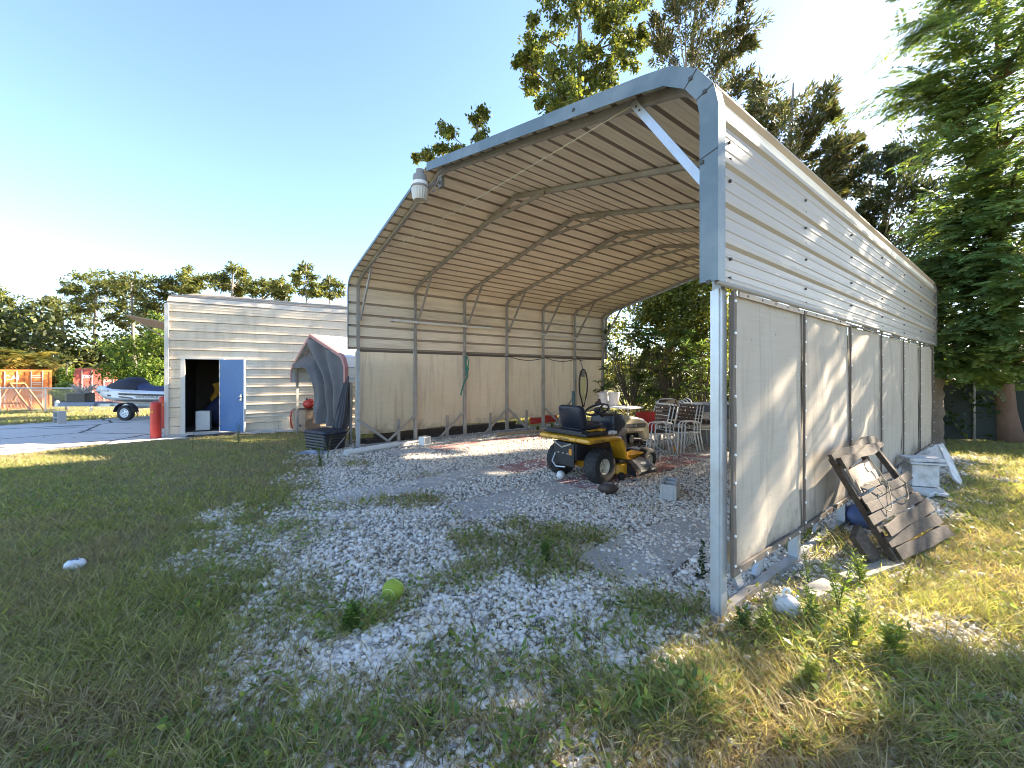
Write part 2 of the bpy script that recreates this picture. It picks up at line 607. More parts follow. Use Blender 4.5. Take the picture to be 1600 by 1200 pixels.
def path_sample(path, ls):
    pts = [Vector(p) for p in path]
    acc = [0]
    for a, b in zip(pts, pts[1:]):
        acc.append(acc[-1] + (b - a).length)
    out = []
    for l in ls:
        i = 0
        while i < len(pts) - 2 and l > acc[i + 1]:
            i += 1
        d = (pts[i + 1] - pts[i]).normalized()
        # blend normals near knots so the sheet bends smoothly
        p = pts[i] + d * (l - acc[i])
        nn = Vector((-d.y, d.x))
        if i + 1 < len(pts) - 1 and acc[i + 1] - l < .04:
            d2 = (pts[i + 2] - pts[i + 1]).normalized()
            nn = (nn + Vector((-d2.y, d2.x))).normalized()
        elif i > 0 and l - acc[i] < .04:
            d0 = (pts[i] - pts[i - 1]).normalized()
            nn = (nn + Vector((-d0.y, d0.x))).normalized()
        out.append((p, nn))
    return out, acc[-1]


def corrugated(path, l_first, pitch=.245, hgt=.026, minor=True, rw=.020):
    """ribbed profile as a list of (x, z)"""
    _, tot = path_sample(path, [0])
    prof = {0.0: 0.0, tot: 0.0}
    l = l_first
    while l < tot:
        for dl, h in ((-rw * 1.1, 0), (-rw * .5, hgt), (rw * .5, hgt), (rw * 1.1, 0)):
            if 0 <= l + dl <= tot:
                prof[l + dl] = h
        if minor:
            for fr in (1 / 3, 2 / 3):
                c = l + pitch * fr
                for dl, h in ((-.012, 0), (-.005, .004), (.005, .004), (.012, 0)):
                    if 0 <= c + dl <= tot:
                        prof[c + dl] = h
        l += pitch
    acc = 0
    pts = [Vector(p) for p in path]
    for a, b in zip(pts, pts[1:]):
        acc += (b - a).length
        if acc < tot - .001 and all(abs(acc - k) > .004 for k in prof):
            ks = sorted(prof)
            lo = max(k for k in ks if k <= acc)
            hi = min(k for k in ks if k >= acc)
            prof[acc] = prof[lo] + (prof[hi] - prof[lo]) * ((acc - lo) / max(hi - lo, 1e-6))
    ls = sorted(prof)
    smp, _ = path_sample(path, ls)
    return [(p + n * prof[l], n, prof[l]) for (p, n), l in zip(smp, ls)]


def sheet(name, path, l_first, t0, t1, material, parent, nt=40, wob=.003, screws=None, rib=None, **kw):
    prof = corrugated(path, l_first, **kw)
    mb = MB()
    n = len(prof)
    seed = random.random() * 50
    vs = []
    for i in range(nt + 1):
        t = t0 + (t1 - t0) * i / nt
        for j, (p, nn, _h) in enumerate(prof):
            w = wob * (float(noise2(t, j * .21, 1.3, seed)) - .5) * 2
            vs.append((p.x + nn.x * w, t, p.y + nn.y * w))
    fs = [(i * n + j, i * n + j + 1, (i + 1) * n + j + 1, (i + 1) * n + j) for i in range(nt) for j in range(n - 1)]
    mb.add(vs, fs)
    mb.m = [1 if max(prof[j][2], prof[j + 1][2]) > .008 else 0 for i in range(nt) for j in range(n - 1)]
    mats = [material, rib]
    if screws:
        mats.append(M['screw'])
        mb.mi = 2
        tot = len(prof)
        for ts, ls in screws:
            (p, nn), = path_sample(path, [ls])[0]
            c = Vector((p.x + nn.x * .006, ts, p.y + nn.y * .006))
            mb.box(c, (.016, .016, .016))
    return mb.build(name, mats, parent)


i_l, i_r = 1, len(PATH) - 2
LEFTP, ROOFP, RIGHTP = PATH[:2], PATH[1:-1], PATH[-2:]
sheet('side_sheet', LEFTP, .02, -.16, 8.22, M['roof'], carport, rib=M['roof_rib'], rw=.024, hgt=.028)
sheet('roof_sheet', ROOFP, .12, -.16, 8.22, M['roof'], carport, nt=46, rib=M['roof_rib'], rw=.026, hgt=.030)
scr = []
for k in range(NB + 1):
    for z in (3.11, 2.99, 2.88, 2.76, 2.63, 2.50, 2.39, 2.27, 2.15):
        if random.random() < .93:
            scr.append((k * BAY + .02 + random.uniform(-.01, .01), 3.15 - z + random.uniform(-.008, .008)))
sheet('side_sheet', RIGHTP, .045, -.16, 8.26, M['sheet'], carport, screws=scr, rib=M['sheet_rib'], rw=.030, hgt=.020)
# rolled lower lip of the right wall sheet
mb = MB()
mb.tube([(7.70, -.155, 2.105), (7.70, 8.255, 2.105)], .017, 8)
mb.build('bottom_lip', M['sheet'], carport, smooth=True)


def offset_path(path, d):
    pts = [Vector(p) for p in path]
    out = []
    for i, p in enumerate(pts):
        ds = []
        if i > 0:
            ds.append((p - pts[i - 1]).normalized())
        if i < len(pts) - 1:
            ds.append((pts[i + 1] - p).normalized())
        t = sum(ds, Vector((0, 0)))
        t.normalize()
        nn = Vector((-t.y, t.x))
        c = max(.6, nn.dot(Vector((-ds[0].y, ds[0].x))))
        out.append(p + nn * (d / c))
    return out


def edge_trim(path, t_face, t_back, w, name):
    o = offset_path(path, .026)
    i = offset_path(path, .026 - w)
    b = offset_path(path, .028)
    mb = MB()
    n = len(path)
    vs = [(p.x, t_face, p.y) for p in i] + [(p.x, t_face, p.y) for p in o] + [(p.x, t_back, p.y) for p in b] + [(p.x, t_face + .012, p.y) for p in i]
    fs = []
    for k in range(n - 1):
        fs.append((k, k + 1, n + k + 1, n + k))
        fs.append((n + k, n + k + 1, 2 * n + k + 1, 2 * n + k))
        fs.append((3 * n + k, 3 * n + k + 1, k + 1, k))
    mb.add(vs, fs)
    return mb


ft = PATH[:6] + [(3.70, 4.392)]
edge_trim(ft, -.172, -.10, .05, 'front_trim').build('front_trim', M['trim'], carport)
ft = [(3.80, 4.43)] + PATH[7:]
mb = edge_trim(ft, -.176, -.09, .112, 'front_trim')
mb.mi = 1
of = offset_path(ft, -.03)
for k in (2, 5, 6, 8):
    p = of[k]
    mb.box((p.x, -.179, p.y), (.022, .01, .022))
for p, q in ((5, 5), (6, 6), (8, 8)):          # lap joints between the trim pieces
    a, b = offset_path(ft, .026)[p], offset_path(ft, -.086)[p]
    mb.bar((a.x, -.1775, a.y), (b.x, -.1775, b.y), .004, .004, up=(0, 1, 0))
mb.bar((7.604, -.1775, 2.86), (7.716, -.1775, 2.89), .004, .004, up=(0, 1, 0))
mb.box((7.62, -.179, 2.84), (.022, .01, .022))
mb.build('front_trim', [M['trim'], M['screw']], carport)
edge_trim(PATH, 8.275, 8.2, .05, 'end_trim').build('end_trim', M['sheet'], carport)


def sweep(mb, path, t, wn, wt):
    o = offset_path(path, wn / 2)
    i = offset_path(path, -wn / 2)
    secs = []
    for a, b in zip(o, i):
        secs.append([(a.x, t - wt / 2, a.y), (a.x, t + wt / 2, a.y), (b.x, t + wt / 2, b.y), (b.x, t - wt / 2, b.y)])
    mb.loft(secs)


INN = offset_path(PATH, -.036)
INN = [(p.x, p.y) for p in INN]
for k in range(NB + 1):
    t = k * BAY + .03 * (k == 0)
    gm = M['galv'] if k == 0 else M['galv_old']
    bow = [(.002, 3.30)] + [(p[0], p[1]) for p in INN[1:-1]][1:] + [(7.622, 3.05)]
    mb = MB()
    bow = [(0.0, 2.0), (0.0, 3.36)] + INN[2:-2] + [(7.62, 3.13), (7.62, 2.0)]
    sweep(mb, [(x - .0, z) for x, z in bow], t, .055, .055)
    mb.build('roof_bow', M['galv_old'], carport)
    for s in (0, WID):
        mb = MB()
        mb.box((s, t, 1.04), (.07, .07, 2.10))
        if k == 0:
            sg = -1 if s else 1
            mb.box((s + .012, t - .041, 1.05), (.022, .014, 2.09))   # folded lip of the front post
        mb.build('post', M['galv'] if (k == 0 or s > 1) else gm, carport)
    # knee braces
    mb = MB()
    mb.bar((.02, t + .045, 2.75), (.74, t + .045, 3.735), .05, .032, up=(0, 1, 0))
    mb.build('knee_brace', gm if k else M['galv_old'], carport)
    mb = MB()
    mb.bar((WID - .02, t + (.045 if k else -.045), 2.72), (7.02, t + (.045 if k else -.045), 3.585), .055, .032, up=(0, 1, 0))
    mb.mi = 1
    for q in (.04, .08, .9, .95):
        p = Vector((WID - .02, 0, 2.72)).lerp(Vector((7.02, 0, 3.585)), q)
        mb.box((p.x, t - .064 if not k else t + .062, p.z), (.012, .008, .012))
    mb.build('knee_brace', [M['galv'] if k == 0 else M['galv_old'], M['screw']], carport)
    if k:
        mb = MB()
        mb.bar((3.14, t - .04, 4.20), (4.56, t - .04, 4.175), .045, .03, up=(0, 1, 0))
        mb.build('ridge_brace', M['galv_old'], carport)
for s in (0, WID):
    mb = MB()
    mb.box((s, LEN / 2, .028), (.062, LEN + .1, .056))
    mb.build('base_rail', M['galv_old'], carport)
# leaning foot braces along the two walls: (post t, foot t, upper z)
for p, q, z in ((0, .72, .62), (1.34, .62, .66), (2.67, 1.95, .66), (4.01, 3.28, .66), (4.01, 4.70, .66), (5.34, 6.05, .62), (6.68, 5.75, .98)):
    mb = MB()
    mb.bar((.045, p * 1.0 + .0, z), (.045, q, .05), .05, .03, up=(1, 0, 0))
    mb.build('foot_brace', M['galv_old'], carport)
for p, q, z in ((.05, .45, .66), (1.34, .69, .78), (2.67, 2.02, .7), (4.01, 3.4, .7), (5.34, 4.7, .66), (6.68, 6.0, .66)):
    mb = MB()
    mb.bar((WID - .05, p, z), (WID - .05, q, .05), .075, .03, up=(1, 0, 0))
    mb.build('foot_brace', M['galv'], carport)
for q in (.95, 2.2, 3.5, 4.75, 6.1):
    mb = MB()
    mb.box((-.06, q, .28), (.05, .07, .56))
    mb.build('short_stake', M['galv_old'], carport)


def cloth(s0, t0, t1, z0, z1, side, seed, m, bottom_rise=0.0):
    mb = MB()

    def fn(a, b):
        t = t0 + (t1 - t0) * a
        z = z0 + (z1 - z0) * b
        w = .032 * (float(fbm(t * 1.2 + seed, z * .9, 1.6, seed)) - .5)
        # tension folds running down from the upper corners
        w += .011 * math.sin((a * 1.3 + b * .8 + seed) * 9) * (a * (1 - a)) * 4 * float(noise2(a * 3, b * 2, 1, seed + 3))
        w += .02 * math.sin(PI * a) * math.sin(PI * b)
        zz = z + .012 * math.sin(a * 7 + seed) * (1 - b) * (1 if b < .02 else 0)
        return (s0 + side * w, t, zz)
    mb.grid(fn, 26, 34)
    return mb.build('cloth_panel', m, carport, smooth=True)


for k in range(NB):
    t0, t1 = k * BAY, (k + 1) * BAY
    cloth(-.052, t0 + .0 - .02, t1 - .02, .27 + .02 * k, 2.07, -1, k * 3.1 + 1, M['fabric_in'])
    cloth(WID + .052, t0 + (.06 if k == 0 else -.006), t1 + .006, .31, 2.065 - .004 * k, 1, k * 2.3 + 20, M['fabric'])
# battens screwed over the cloth on the right wall
for k in range(NB + 1):
    t = k * BAY + (.075 if k == 0 else 0)
    mb = MB()
    n = 14
    mb.add(*(lambda pts: (pts, [(4 * i + a, 4 * i + (a + 1) % 4, 4 * i + 4 + (a + 1) % 4, 4 * i + 4 + a) for i in range(n) for a in range(4)] + [(3, 2, 1, 0), (4 * n, 4 * n + 1, 4 * n + 2, 4 * n + 3)]))(
        [(WID + .064 + dx, t + dt * (.020 if k == 0 else .013) + .005 * math.sin(i * 1.1 + k), .285 + i * (1.80 / n)) for i in range(n + 1) for dx, dt in ((0, -1), (.016, -1), (.016, 1), (0, 1))]))
    mb.mi = 1
    for q in range(10):
        z = .33 + q * .185 + random.uniform(-.03, .03)
        mb.tube([(WID + .078, t, z), (WID + .087, t, z)], .009, 8)
    mb.build('cloth_batten', [M['batten'], M['screww']], carport)
for k in range(NB):
    mb = MB()
    t0, t1 = k * BAY + .05, (k + 1) * BAY - .03
    mb.box((WID + .071, (t0 + t1) / 2, .305), (.014, t1 - t0, .042))
    mb.mi = 1
    for q in range(6):
        t = t0 + (q + .5) * (t1 - t0) / 6
        mb.tube([(WID + .077, t, .305), (WID + .086, t, .305)], .009, 8)
    mb.build('bottom_batten', [M['batten'], M['screww']], carport)
    mb = MB()
    mb.bar((WID + .071, t0 + .1 * (k == 0), 2.072 - .002 * k), (WID + .071, t1, 2.066), .014, .034 if k < 2 else .02)
    mb.mi = 1
    for q in range(5):
        t = t0 + .1 + (q + .5) * (t1 - t0 - .1) / 5
        mb.box((WID + .079, t, 2.070), (.006, .012, .012))
    mb.build('top_batten', [M['strip'] if k in (0, 1) else M['batten'], M['screw']], carport)
for k in range(NB):
    mb = MB()
    t0, t1 = k * BAY + .04, (k + 1) * BAY - .04
    mb.box((-.045, (t0 + t1) / 2, 2.095), (.012, t1 - t0, .05))
    mb.build('top_batten', M['batten'], carport)

# ------------------------------------------------------------------ things hung on the carport


def hung(name, label, cat, group=None):
    return thing(name, label, cat, L0, CP_RZ, group)


def hang_mesh(o, label, cat, group=None):
    o.location = L0
    o.rotation_euler = (0, 0, CP_RZ)
    return tag(o, label, cat, group)


mb = MB()
mb.tube([(.06, .72, 2.80), (.06, 2.1, 2.795), (.06, 3.45, 2.81)], .028, 10)
mb.mi = 1
mb.box((.03, .78, 2.80), (.06, .05, .07))
hang_mesh(mb.build('pipe', [M['whitepl'], M['screw']], None, smooth=.5), 'long pale plastic pipe hung high across three posts inside the carport', 'pipe')
mb = MB()
mb.tube([(.07, 4.9, 2.78), (.07, 6.6, 2.73), (.08, 8.5, 2.68)], .018, 8)
hang_mesh(mb.build('pole', M['whitepl'], None, smooth=.5), 'thin pale pole hung near the back opening and poking out past the last post', 'pole')
mb = MB()
pts = [(.05, 2.70 + .03 * math.sin(z * 9), z) for z in [2.06 - .06 * i for i in range(10)]] + [(.08, 2.60, 1.36), (.10, 2.52, 1.16), (.11, 2.49, 1.06)]
mb.tube(pts, .018, 7)
mb.tube([(.05, 2.7, 2.05), (.09, 2.74, 1.9), (.10, 2.70, 1.72), (.06, 2.66, 1.55)], .014, 7)
mb.ball((.07, 2.70, 1.72), .05, 10, (1, 1, 1.4))
hang_mesh(mb.build('rope', M['green'], None, smooth=True), 'green rope knotted round an inside post of the carport', 'rope')
mb = MB()
pts = []
for i in range(41):
    t = 2.72 + (7.0 - 2.72) * i / 40
    ph = (t / BAY) % 1
    sag = .10 * 4 * ph * (1 - ph) if t > 4 else .02
    pts.append((.07, t, 2.085 - sag))
mb.tube(pts, .011, 6)
hang_mesh(mb.build('cable', M['black'], None, smooth=True), 'dark cable sagging from post to post above the cloth wall', 'cable')
mb = MB()
mb.tube([(.95, -.02, 3.78), (4, -.03, 3.66), (7.0, -.04, 3.56)], .004, 5)
hang_mesh(mb.build('cord', M['cord'], None), 'thin yellowed cord strung straight across the front of the carport', 'cord')
# hanging trimmer like hose and blade near the back of the left wall
hs = hung('hanging_float', 'long yellow strap hung in a black hose loop on the left wall near the back', 'float')
mb = MB()
secs = []
for z, w in ((.62, .02), (.8, .07), (1.1, .11), (1.35, .115), (1.5, .10), (1.52, .02)):
    secs.append([(.10 + x * .02, 6.95 + y * w, z) for x, y in ((-1, -1), (1, -1), (1, 1), (-1, 1))])
mb.loft(secs)
mb.build('blade', mat('pale yellow vinyl', (.66, .60, .34), .6, 0, .1, 5), hs, bevel=.01)
mb = MB()
pts = [(.11, 6.95 + .20 * math.sin(a) * (1 if a < PI else 1), 1.22 + .46 * math.cos(a)) for a in [i * 2 * PI / 30 for i in range(3, 28)]]
mb.tube([(.11, 6.93, .55)] + [(.11, 6.95 + .19 * math.cos(a), 1.25 + .50 * math.sin(a)) for a in [PI * 1.35 - i * PI * 1.7 / 24 for i in range(25)]] + [(.11, 6.97, .55)], .022, 8)
mb.build('hose', M['black'], hs, smooth=True)
mb = MB()
mb.box((.10, 6.95, 1.62), (.08, .13, .22))
mb.tube([(.09, 6.95, 1.72), (.09, 6.90, 1.9), (.06, 6.84, 2.05)], .02, 8)
mb.build('grip', M['greypl'], hs, bevel=.01)

# barn light under the ridge at the front
lamp = hung('barn_light', 'white dusk to dawn barn light fixed at the front ridge of the carport', 'lamp')
lc = Vector((3.93, -.33, 0))
T = Matrix.Translation((lc.x, lc.y, 3.98))
mb = MB()
mb.lathe([(.055, .20), (.085, .20), (.092, .17), (.092, .11), (.10, .10), (.10, .055), (.118, .045), (.118, .03)], 28, T)
mb.lathe([(.0, .285), (.03, .285), (.05, .275), (.055, .20)], 24, T)
mb.build('housing', M['greypl'], lamp, smooth=.6)
mb = MB()
mb.lathe([(.101, .062), (.103, .064), (.103, .104), (.101, .106)], 28, T)
mb.build('label_band', M['text_w'], lamp, smooth=.6)
mb = MB()
n = 36
secs = []
for r, z in ((.108, .03), (.106, -.02), (.094, -.09), (.082, -.128), (.066, -.13), (.06, -.115), (.05, -.113)):
    secs.append([(lc.x + (r + .004 * (j % 2)) * math.cos(2 * PI * j / n), lc.y + (r + .004 * (j % 2)) * math.sin(2 * PI * j / n), 3.98 + z) for j in range(n)])
mb.loft(secs)
mb.build('refractor', M['acrylic'], lamp)
mb = MB()
mb.bar((lc.x + .02, lc.y + .09, 4.06), (lc.x - .02, -.02, 4.20), .04, .03)
mb.box((lc.x - .02, -.01, 4.20), (.10, .05, .16))
mb.tube([(lc.x + .06, -.03, 4.12), (lc.x + .02, -.16, 4.0), (lc.x + .1, -.1, 4.18), (lc.x + .16, -.02, 4.26)], .01, 6)
mb.build('bracket', M['greypl'], lamp, bevel=.004)
# ================================================================== riding mower
RMX, RMY = 1.02, 6.03
rm = thing('riding_mower', 'yellow and tan riding lawn mower with black seat parked under the carport', 'lawn mower', (RMX, RMY, .015), math.atan2(.625, .78))


def roundrect(hw, hh, r, n=5):
    pts = []
    for cx, cy, a0 in ((hw - r, hh - r, 0), (-hw + r, hh - r, PI / 2), (-hw + r, -hh + r, PI), (hw - r, -hh + r, 3 * PI / 2)):
        for i in range(n + 1):
            a = a0 + PI / 2 * i / n
            pts.append((cx + r * math.cos(a), cy + r * math.sin(a)))
    return pts


def wheel(par, c, R, wdt, rim_r, side, lugs, rim_m):
    T = Matrix.Translation(c) @ Matrix.Rotation(PI / 2 * side, 4, 'X')
    w = thing('wheel', None, None)
    mb = MB()
    h = wdt / 2
    mb.lathe([(rim_r, -h * .82), (rim_r + .02, -h * .95), (R * .80, -h * 1.0), (R * .93, -h * .90), (R * .985, -h * .62), (R, -h * .3), (R, h * .3),
              (R * .985, h * .62), (R * .93, h * .90), (R * .80, h * 1.0), (rim_r + .02, h * .95), (rim_r, h * .82)], 36, T, False)
    for i in range(lugs):
        a = 2 * PI * i / lugs
        for s in (-1, 1):
            aa = a + (PI / lugs if s > 0 else 0)
            B = T @ Matrix.Rotation(aa, 4, 'Z')
            mb.bar((R - .002, 0, s * h * .05), (R * .975, R * .09 * s, s * h * .72), .018, .024, up=(1, 0, 0), T=B)
    ty = mb.build('tyre', M['rubber'], par, smooth=.7)
    mb = MB()
    mb.lathe([(rim_r, -h * .8), (rim_r, h * .78), (rim_r - .012, h * .82), (rim_r - .02, h * .70), (rim_r * .72, h * .28), (rim_r * .45, h * .26), (.03, h * .34), (.03, h * .62), (.022, h * .66), (0, h * .66)], 28, T)
    rim = mb.build('rim', rim_m, ty, smooth=.6)
    mb = MB()
    for i in range(5):
        a = 2 * PI * i / 5
        mb.lathe([(0, 0), (rim_r * .11, 0), (rim_r * .11, .004), (0, .004)], 10, T @ Matrix.Translation((rim_r * .58 * math.cos(a), rim_r * .58 * math.sin(a), h * .285)))
    mb.build('rim_hole', M['black'], rim)
    bpy.data.objects.remove(w)
    ty.name = 'wheel'
    return ty


for y, sd in ((-.375, 1), (.375, -1)):
    wheel(rm, (0, y, .245), .245, .235, .115, sd, 20, M['cream'])
for y, sd in ((-.36, 1), (.36, -1)):
    wheel(rm, (1.20, y, .185), .185, .155, .085, sd, 0, M['cream'])

mb = MB()    # yellow rear body with its swept step
fender = [(-.35, .595), (-.38, .62), (-.37, .655), (-.31, .672), (.26, .660), (.36, .635), (.43, .57), (.50, .36), (.56, .30), (.66, .305), (.92, .35), (.92, .325), (.66, .275), (.55, .262), (.48, .29), (.40, .46), (.34, .57), (.25, .60), (-.2, .598)]
mb.profile(fender, -.50, -.25, .02)
mb.profile(fender, .50, .25, .02)
mb.profile([(-.35, .595), (-.38, .62), (-.37, .655), (-.31, .672), (.26, .660), (.30, .62), (.25, .60)], -.252, .252, .012)
fo = mb.build('rear_body', M['yellow'], rm, smooth=.5)
mb = MB()
mb.box((-.10, 0, .705), (.50, .84, .045))
mb.box((-.27, 0, .725), (.16, .7, .06))
mb.build('seat_deck', M['black'], rm, bevel=.015)
mb = MB()
mb.box((-.02, -.27, .741), (.26, .05, .02))
mb.box((.14, -.30, .742), (.10, .08, .03))
mb.build('deck_plate', M['yellow'], rm, bevel=.006)
mb = MB()
mb.box((.31, -.37, .695), (.08, .10, .05))
mb.box((.19, -.40, .70), (.08, .05, .04))
mb.build('cup_holder', M['whitepl'], rm, bevel=.008)
# seat
seat = bpy.data.objects.new('seat', None)
C.objects.link(seat)
seat.parent = rm
mb = MB()
for yy, sc, off in ((0, 0, 0),):
    secs = []
    for d, k in ((-.055, .86), (-.035, .97), (.02, 1.0), (.05, .95), (.062, .82)):
        rr = roundrect(.235 * k, .195 * k, .07 * k)
        secs.append([(-.155 + d - (z) * .24, y, .905 + z) for y, z in rr])
    mb.loft(secs)
bk = mb.build('backrest', M['navy'], seat, smooth=True)
mb = MB()
mb.tube([(-.155 - .052 - z * .24, y, .905 + z) for y, z in [(q[0] * .80, q[1] * .78) for q in roundrect(.235, .195, .07)]] + [(-.155 - .052 - .195 * .78 * .24 * 0, .235 * .8, .905 + .125 * .78)], .006, 5)
mb.build('piping', M['black'], bk)
mb = MB()
secs = []
for z, k in ((.735, .9), (.755, 1.0), (.79, 1.0), (.812, .93), (.82, .8)):
    secs.append([(.06 + x * k, y * k, z + .02 * (x > .1)) for x, y in roundrect(.225, .235, .08)])
mb.loft(secs)
mb.build('cushion', M['navy'], seat, smooth=True)
# dash pedestal and hood
mb = MB()
secs = []
for z, x0, x1, hw in ((.28, .46, .90, .22), (.45, .50, .88, .235), (.62, .52, .86, .245), (.80, .50, .82, .25), (.905, .52, .78, .235), (.93, .56, .76, .20)):
    secs.append([((x0 + x1) / 2 + (x1 - x0) / 2 * a / .5, hw * b / .5, z) for a, b in roundrect(.5, .5, .16)])
mb.loft(secs)
dash = mb.build('dash', M['navy'], rm, smooth=.8)
mb = MB()
mb.lathe([(0, 0), (.035, 0), (.035, .012), (0, .012)], 16, frame((.60, -.20, .76), (1, 0, 0), (0, 0, 1)))
mb.build('key_plate', M['whitepl'], dash)
mb = MB()
hood = [(.765, .885), (.80, .905), (1.15, .858), (1.34, .815), (1.46, .745), (1.50, .66), (1.515, .50), (1.50, .455), (1.32, .452), (1.30, .52), (1.26, .585), (.94, .605), (.845, .60), (.80, .70)]
mb.profile(hood, -.235, .235, .035)
ho = mb.build('hood', M['tan'], rm, smooth=.6, bevel=.008)
mb = MB()
mb.profile([(.845, .765), (.855, .70), (1.36, .672), (1.38, .745)], -.237, -.2385, .0)
mb.profile([(.845, .765), (.855, .70), (1.36, .672), (1.38, .745)], .237, .2385, .0)
dc = mb.build('decal', M['text_k'], ho)
text_mesh('lettering', 'LTX 1045', .050, M['text_g'], dc, frame((1.02, -.2395, .724), (1, 0, -.055), (.055, 0, 1)))
mb = MB()
mb.box((1.512, 0, .56), (.02, .30, .16))
mb.build('grille', M['black'], ho, bevel=.01)
for s in (-1, 1):
    mb = MB()
    mb.box((1.50, s * .14, .70), (.03, .09, .05))
    mb.build('headlight', M['acrylic'], ho, bevel=.01)
text_mesh('lettering', 'Cub Cadet', .050, M['text_k'], fo, frame((-.3805, 0, 0), (0, -1, 0), (0, 0, 1)) @ Matrix.Translation((.02, .628, .002)))
text_mesh('lettering', 'Cub Cadet', .050, M['text_k'], fo, frame((-.15, -.5008, .632), (1, 0, 0), (0, 0, 1)))
# engine and frame
mb = MB()
mb.box((1.12, 0, .47), (.40, .30, .22))
mb.box((.35, 0, .42), (.95, .30, .26))
mb.box((1.22, 0, .27), (.12, .62, .07))
mb.tube([(1.05, -.17, .50), (1.25, -.20, .48), (1.33, -.19, .42)], .03, 8)
mb.lathe([(0, 0), (.07, 0), (.07, .05), (0, .05)], 16, frame((1.02, -.16, .50), (1, 0, 0), (0, 0, 1)))
for i in range(6):
    mb.box((1.14, -.165, .42 + i * .026), (.16, .04, .012))
mb.build('engine', M['black'], rm, bevel=.008)
mb = MB()
mb.box((-.20, 0, .45), (.24, .44, .24))
mb.box((-.335, 0, .40), (.03, .40, .34))
mb.build('rear_frame', M['black'], rm, bevel=.012)
mb = MB()
mb.bar((-.36, .20, .575), (-.36, .02, .50), .02, .02)
mb.bar((-.36, .02, .50), (-.36, -.16, .565), .02, .02)
mb.tube([(-.34, .17, .40), (-.40, .18, .28), (-.42, .08, .22), (-.42, -.1, .24)], .012, 6)
mb.build('tow_hitch', M['steel'], rm, smooth=.5)
mb = MB()
mb.box((-.353, -.135, .445), (.004, .055, .085))
mb.build('warning_sticker', M['orange'], rm)
mb = MB()
for i in range(3):
    mb.box((-.353, .10 - i * .09, .415), (.004, .035, .016))
mb.build('bolt_row', M['steel'], rm)
# steering wheel
mb = MB()
R4 = Matrix.Translation((.40, 0, 1.005)) @ Matrix.Rotation(-.42, 4, 'Y')
mb.tube([R4 @ Vector((.185 * math.cos(a), .185 * math.sin(a), 0)) for a in [2 * PI * i / 32 for i in range(33)]], .0165, 8, cap=False)
sw = None
for a in (0.0, 2.1, 4.2):
    mb.bar(R4 @ Vector((.03 * math.cos(a), .03 * math.sin(a), -.01)), R4 @ Vector((.18 * math.cos(a), .18 * math.sin(a), 0)), .03, .014)
mb.lathe([(0, .02), (.05, .015), (.06, -.01), (.04, -.05), (0, -.05)], 18, R4)
mb.tube([R4 @ Vector((0, 0, -.03)), (.56, 0, .86)], .02, 8)
mb.build('steering_wheel', M['black'], rm, smooth=.7)
mb = MB()
mb.tube([(.68, -.15, .90), (.66, -.16, .96)], .008, 6)
mb.ball((.66, -.16, .965), .018, 8)
mb.tube([(.28, -.33, .69), (.31, -.36, .80)], .009, 6)
mb.ball((.31, -.36, .81), .022, 8)
mb.build('control_lever', M['black'], rm, smooth=True)
# cutting deck with discharge chute on the near side
mb = MB()
secs = []
for z, k in ((.085, 1.0), (.19, 1.0), (.225, .96), (.24, .86)):
    secs.append([(.60 + x * k, y * k, z) for x, y in roundrect(.31, .50, .14)])
mb.loft(secs)
deck = mb.build('mower_deck', M['yellow'], rm, smooth=.6)
mb = MB()
for y in (-.30, .30):
    mb.lathe([(0, .30), (.06, .30), (.075, .27), (.075, .245), (.03, .243)], 18, Matrix.Translation((.58, y, 0)))
mb.box((.42, -.36, .275), (.20, .24, .03))
mb.build('belt_cover', M['black'], deck, smooth=.6)
mb = MB()
prof = []
for y, z, x0, x1, th in ((-.44, .27, .50, .92, .03), (-.56, .235, .47, .94, .025), (-.67, .165, .45, .96, .02), (-.71, .105, .46, .95, .02)):
    prof.append([(x0, y, z), (x0 + .08, y, z + .028), (x1 - .08, y, z + .028), (x1, y, z), (x1 - .02, y, z - th), (x0 + .02, y, z - th)])
mb.loft(prof)
mb.add([(x, y, z) for x, y, z in ((.47, -.5, .25), (.44, -.67, .16), (.44, -.69, .07), (.47, -.5, .09))], [(0, 1, 2, 3)])
ch = mb.build('discharge_chute', M['black'], deck, bevel=.008)
mb = MB()
mb.lathe([(0, 0), (.045, 0), (.045, .003), (0, .003)], 16, frame((.71, -.62, .2275), (1, 0, 0), (0, .9, .42)) @ Matrix.Diagonal((1.5, .7, 1, 1)))
mb.build('chute_sticker', M['acrylic'], ch)
mb = MB()
for x in (.34, .9):
    mb.lathe([(0, -.02), (.055, -.02), (.06, 0), (.055, .02), (0, .02)], 16, frame((x, -.50, .065), (1, 0, 0), (0, 0, 1)))
mb.build('gauge_wheel', M['black'], deck, smooth=.6)

# ================================================================== balls and small things on the gravel


def on_mesh(o, loc, rz=0, label=None, cat=None, group=None):
    o.location = loc
    o.rotation_euler = (0, 0, rz)
    return tag(o, label, cat, group)


